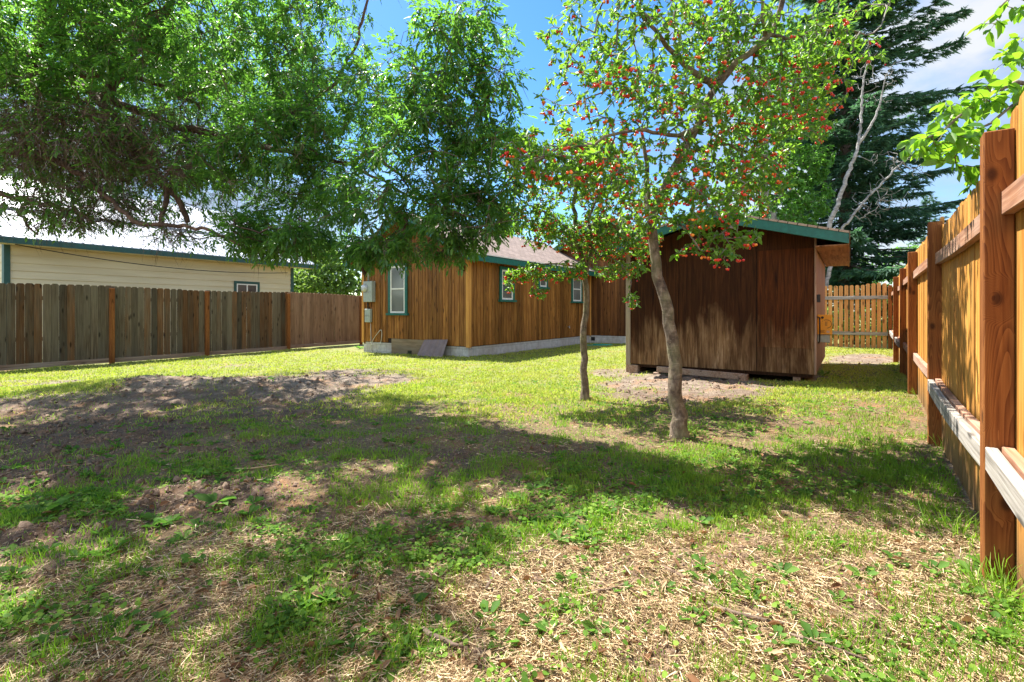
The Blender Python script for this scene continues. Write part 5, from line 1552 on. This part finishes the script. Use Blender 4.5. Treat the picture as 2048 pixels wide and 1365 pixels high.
# ---- branches of a tree standing beyond the right fence
def plum():
    t = Tree(9); rng = t.rng
    bx, by = fw(4.6, 2.3); z = hz(bx, by)
    t.limb([(bx, by, z - .1), (bx, by, 1.2), (bx - .05, by - .05, 2.2)], .07, .05)
    t.limb([(bx - .05, by - .05, 2.2)] + PL((2250, 100, 3.0), (2120, 120, 2.95), (2048, 160, 2.9), (1990, 190, 2.85), (1940, 225, 2.8), (1890, 260, 2.75), (1840, 290, 2.7)), .04, .004)
    t.limb(PL((2120, 120, 2.95), (2080, 170, 2.8), (2020, 220, 2.75), (1960, 265, 2.7), (1920, 300, 2.7)), .014, .004)
    t.limb(PL((2250, 100, 3.0), (2150, 20, 2.9), (2060, 0, 2.8), (2000, 15, 2.75)), .02, .004)
    t.limb([(bx - .05, by - .05, 2.2), (bx + .2, by + .3, 3.0), (bx + .4, by + .5, 4.0)], .05, .02)
    t.limb([(bx - .05, by - .05, 2.2), (bx + .5, by - .3, 3.0), (bx + .9, by - .5, 3.8)], .05, .02)
    spec = [(1880, 280, 2.7, .16, .2, .10, 26), (1950, 290, 2.75, .16, .2, .15, 34), (1930, 220, 2.8, .14, .2, .10, 20), (1990, 200, 2.8, .12, .2, .1, 18), (1960, 350, 2.7, .08, .1, .08, 10), (1840, 285, 2.7, .06, .1, .05, 6),
            (2010, 30, 2.8, .10, .15, .05, 10), (2045, 90, 2.9, .06, .15, .12, 10), (1990, 120, 2.85, .05, .1, .06, 4), (2100, 150, 2.9, .3, .3, .3, 40)]
    T = cloud(rng, spec)
    T = np.concatenate([T, ellip(rng, (bx + .5, by + .3, 3.7), (1.0, .9, .8), 160)])
    t.grow(T, seg=.07, jit=.004, sag=.12, r=.0016, pow_=.45, rmax=.012)
    leaves = attach_leaves(t, 4, rng, 'single', .082, None, .3, .55)
    finish(t, 'plum_tree', 'broad leaved tree beyond the right fence with bright green branches overhanging the near posts', 'tree', (bx, by, z), M['bark_cherry'], M['twig'], M['leaf_plum'], leaves, None, 10, tw='merge')
    # bare branch tips of another tree high above
plum()

# ---- spruce
def spruce(px, Y, Htot, rad, label, seed, nb=230, low=.5, per=44, size=1.0, base=None):
    rng = np.random.default_rng(seed)
    b = W(px, 621, Y); z = hz(b[0], b[1]) if Y < 60 else 0; b[2] = z
    r = root('spruce_tree', label, 'tree', tuple(b), 0, 'conifers behind the yard')
    MB().tube([(0, 0, -.2), (.02, 0, Htot * .3), (-.03, 0, Htot * .7), (0, 0, Htot)], [.008 * Htot + .04, .007 * Htot + .02, .004 * Htot + .01, .01], 10).build('trunk', M['bark_spruce'], r, 0, True)
    bm = MB(); O = []; D = []; S = []
    for i in range(nb):
        h = low + (Htot - low) * (i / nb) ** .85 * .985
        f = 1 - h / Htot
        L = rad * (f ** .62) * rng.uniform(.55, 1.08) * (.8 + .2 * math.sin(i * 12.9))
        az = i * 2.399 + rng.normal(0, .25)
        dx, dy = math.cos(az), math.sin(az)
        rise = .10 - .42 * f + rng.normal(0, .05)
        pts = []
        K = 7
        for k in range(K + 1):
            u = k / K
            pts.append(np.array((dx * L * u, dy * L * u, h + L * (rise * u + (.0 + .20 * f) * u * u * 1.2))))
        bm.tube(pts, [.018 * L * .5 * (1 - .85 * k / K) + .004 for k in range(K + 1)], 4, False)
        m = int(per * (L / rad + .12) * size)
        u = rng.random(m) ** .75
        idx = u * K; i0 = np.minimum(idx.astype(int), K - 1); fr = idx - i0
        P = np.array(pts); Q0 = P[i0] * (1 - fr[:, None]) + P[i0 + 1] * fr[:, None]
        side = np.sign(rng.random(m) - .5)
        wd = L * .30 * (1.05 - u) * rng.random(m) + .05
        sv = np.array((-dy, dx, 0))
        Q0 = Q0 + sv[None] * (side * wd)[:, None] + np.stack([np.zeros(m), np.zeros(m), -rng.random(m) * .22 * wd * 2 - .03], -1)
        Dm = nrm(np.array((dx, dy, 0))[None] * .9 + sv[None] * side[:, None] * .7 + np.stack([rng.normal(0, .25, m), rng.normal(0, .25, m), rng.normal(-.35, .3, m)], -1))
        O.append(Q0); D.append(Dm); S.append(np.full(m, .55 + .45 * f))
    bm.build('branches', M['bark_spruce'], r)
    O = np.concatenate(O); D = np.concatenate(D); S = np.concatenate(S); m = len(O)
    # each spray: a ragged feather of seven narrow fingers
    lst = []
    side = nrm(np.cross(D, (0, 0, 1.0)))
    for u, sd, ll in ((0, 0, 1.0), (.1, 1, .6), (.1, -1, .6), (.35, 1, .5), (.35, -1, .5), (.6, .8, .36), (.6, -.8, .36)):
        L = S * ll * (.36 + .16 * rng.random(m)) * size ** .3
        Dd = nrm(D * .8 + side * sd * .9 + rng.normal(0, .15, (m, 3)))
        lst.append(scatter(np.array([(-.5, 0, 0), (.5, 0, 0), (-.30, .6, .2), (.30, .6, .2), (-.04, 1, -.2), (.04, 1, -.2)]), BLADEQ, O + D * (u * .36 * S)[:, None], Dd, rng.normal(0, .6, m), L * .26, L))
    V, Q = merge(lst)
    link('crown', mesh_np('crown', V, Q), M['needles'], r)
spruce(1690, 21.0, 26.0, 5.6, 'tall dark blue green spruce with bare grey trunk towering behind the shed', 31, 330, .9, 185)
spruce(1860, 34.0, 9, 3.6, 'shorter dark spruce filling the gap above the far fence corner', 33, 110, .3, 60)
spruce(1010, 30.0, 8.3, 3.0, 'grey green conifer just left of the cherry trees, its top above the cedar roof', 35, 110, .5, 60)
spruce(925, 38.0, 10, 3.4, 'conifer top seen over the middle of the cedar roof', 36, 110, .5, 60)
spruce(640, 42.0, 10.5, 3.6, 'dark conifer behind the gap between the cream and cedar houses', 37, 110, .5, 60)

def leafy(name, label, seed, trunk, spec, mat, barkm, leaf, per, sagv=.1, group=None, seg=.25, r=.004, cat='tree', rad=(.12, .03), drp=.3):
    t = Tree(seed); rng = t.rng
    for i, (p, a, b) in enumerate(trunk): t.limb(p, a, b, True, .2, .01)
    t.grow(cloud(rng, spec), seg=seg, jit=.03, sag=sagv, r=r, pow_=.45, rmax=.05)
    leaves = attach_leaves(t, per, rng, 'single', leaf, None, .0, drp)
    return finish(t, name, label, cat, trunk[0][0][0], barkm, M['twig_grey'], M[mat], leaves, group, 10)

def base_of(px, Y):
    p = W(px, 621, Y); p[2] = hz(p[0], p[1]); return p

# birch behind the shed with leafy crown, and the bare leaning one
leafy('birch_tree', 'green leafy birch behind the shed roof', 41,
      [([base_of(1560, 17)] + PL((1550, 450, 17), (1535, 400, 17), (1530, 330, 17), (1540, 200, 17), (1530, 60, 17)), .13, .04)],
      [(1540, 400, 17, 1.2, 1.3, 1.2, 150), (1580, 300, 17, 1.4, 1.5, 1.3, 260), (1540, 190, 17, 1.3, 1.3, 1.4, 190), (1615, 400, 17, .8, .8, .9, 170), (1620, 330, 17, .7, .8, .8, 120), (1480, 330, 17, 1.0, 1.2, 1.5, 110), (1580, 100, 17, 1.1, 1.0, 1.2, 100)],
      'leaf_birch', M['bark_birch'], .12, 22, .25)
def bare_birch():
    t = Tree(43); rng = t.rng
    t.limb([base_of(1615, 15.5)] + PL((1655, 470, 15.3), (1675, 410, 15.2), (1695, 350, 15.1), (1716, 290, 15.0), (1722, 230, 15.0), (1728, 160, 15.0), (1740, 110, 15.0)), .12, .018)
    t.limb(PL((1716, 290, 15.0), (1738, 258, 14.8), (1758, 215, 14.7), (1772, 150, 14.6)), .05, .012)
    t.limb([base_of(1625, 15.6)] + PL((1672, 490, 15.2), (1700, 440, 15.0), (1728, 405, 14.9), (1755, 375, 14.8), (1780, 350, 14.7), (1805, 325, 14.6)), .09, .02)
    spec = [(1735, 130, 15, .4, .5, .9, 40), (1770, 170, 14.7, .35, .4, .8, 30), (1800, 320, 14.6, .8, .6, .5, 60), (1760, 400, 14.8, .7, .7, .6, 50), (1850, 330, 14.5, .5, .4, .4, 20), (1730, 420, 14.9, .5, .5, .7, 40)]
    t.grow(cloud(rng, spec), seg=.2, jit=.03, sag=.05, r=.006, pow_=.45, rmax=.02)
    finish(t, 'bare_birch', 'dead white barked birch with two leaning bare stems in front of the spruce', 'tree', t.limbs[0][0][0], M['bark_birch'], M['twig_grey'], None, None, None, 10, tw='merge')
bare_birch()

leafy('lilac_bush', 'sunlit pale green bush behind the left fence beside the cedar house', 45,
      [([base_of(660, 23)] + PL((660, 600, 23), (655, 560, 23)), .06, .03)],
      [(650, 560, 23, 1.5, 1.4, .9, 380), (700, 575, 23.5, 1.0, 1.2, .8, 230), (640, 515, 23, .9, .9, .7, 190), (605, 565, 23.3, .8, .9, .8, 160), (690, 530, 23, .8, .9, .7, 130)], 'leaf_bush', M['twig'], .14, 14, .1, None, .25, .005, 'bush', drp=.1)
leafy('dark_shrub', 'shadowy shrubs glimpsed behind the pale green bush', 46,
      [([base_of(600, 27)] + PL((605, 580, 27), (610, 540, 27)), .06, .03)],
      [(625, 520, 27, 1.3, 1.2, .9, 150), (600, 560, 27, .9, 1.0, .9, 80), (700, 480, 27, 1.0, 1.0, .8, 80)], 'leaf_birch', M['twig'], .13, 10, .1, None, .25, .005, 'bush')
leafy('backlit_bush', 'bright green undergrowth showing through the gaps of the far picket fence', 47,
      [([base_of(1710, 16)] + PL((1710, 660, 16), (1712, 600, 16)), .05, .02)],
      [(1700, 660, 16, 1.3, .6, .7, 230), (1770, 640, 16.5, .8, .6, .9, 130), (1650, 640, 16.5, .9, .6, .8, 120)], 'leaf_bush', M['twig'], .10, 12, .1, None, .25, .005, 'bush', drp=.1)
leafy('leafy_tree', 'mid green leafy tree under the spruce boughs beyond the far fence', 48,
      [([base_of(1800, 27)] + PL((1795, 590, 27), (1790, 540, 27)), .12, .05)],
      [(1790, 530, 27, 2.3, 1.5, 1.3, 220), (1720, 570, 27, 1.7, 1.5, 1.2, 170), (1850, 560, 28, 1.6, 1.5, 1.4, 120)], 'leaf_birch', M['twig'], .15, 12, .1)
leafy('leafy_tree', 'leafy tree standing behind the cedar house roof on the right of its ridge', 49,
      [([base_of(1130, 34)] + PL((1130, 560, 34), (1125, 480, 34)), .16, .06)],
      [(1120, 455, 34, 2.2, 2, 1.1, 170), (1220, 470, 34, 2.6, 2, 1.2, 190), (1320, 480, 36, 2.6, 2, 1.6, 170)], 'leaf_birch', M['twig'], .2, 12, .1)
leafy('leafy_tree', 'big leafy tree far behind the ridge of the cream house', 50,
      [([base_of(150, 40)] + PL((150, 560, 40), (150, 440, 40)), .2, .1)],
      [(60, 440, 42, 4.0, 2, 2.0, 170), (240, 470, 40, 4.0, 2, 1.8, 170), (420, 500, 42, 4, 2, 1.6, 150)], 'leaf_birch', M['twig'], .25, 12, .1)
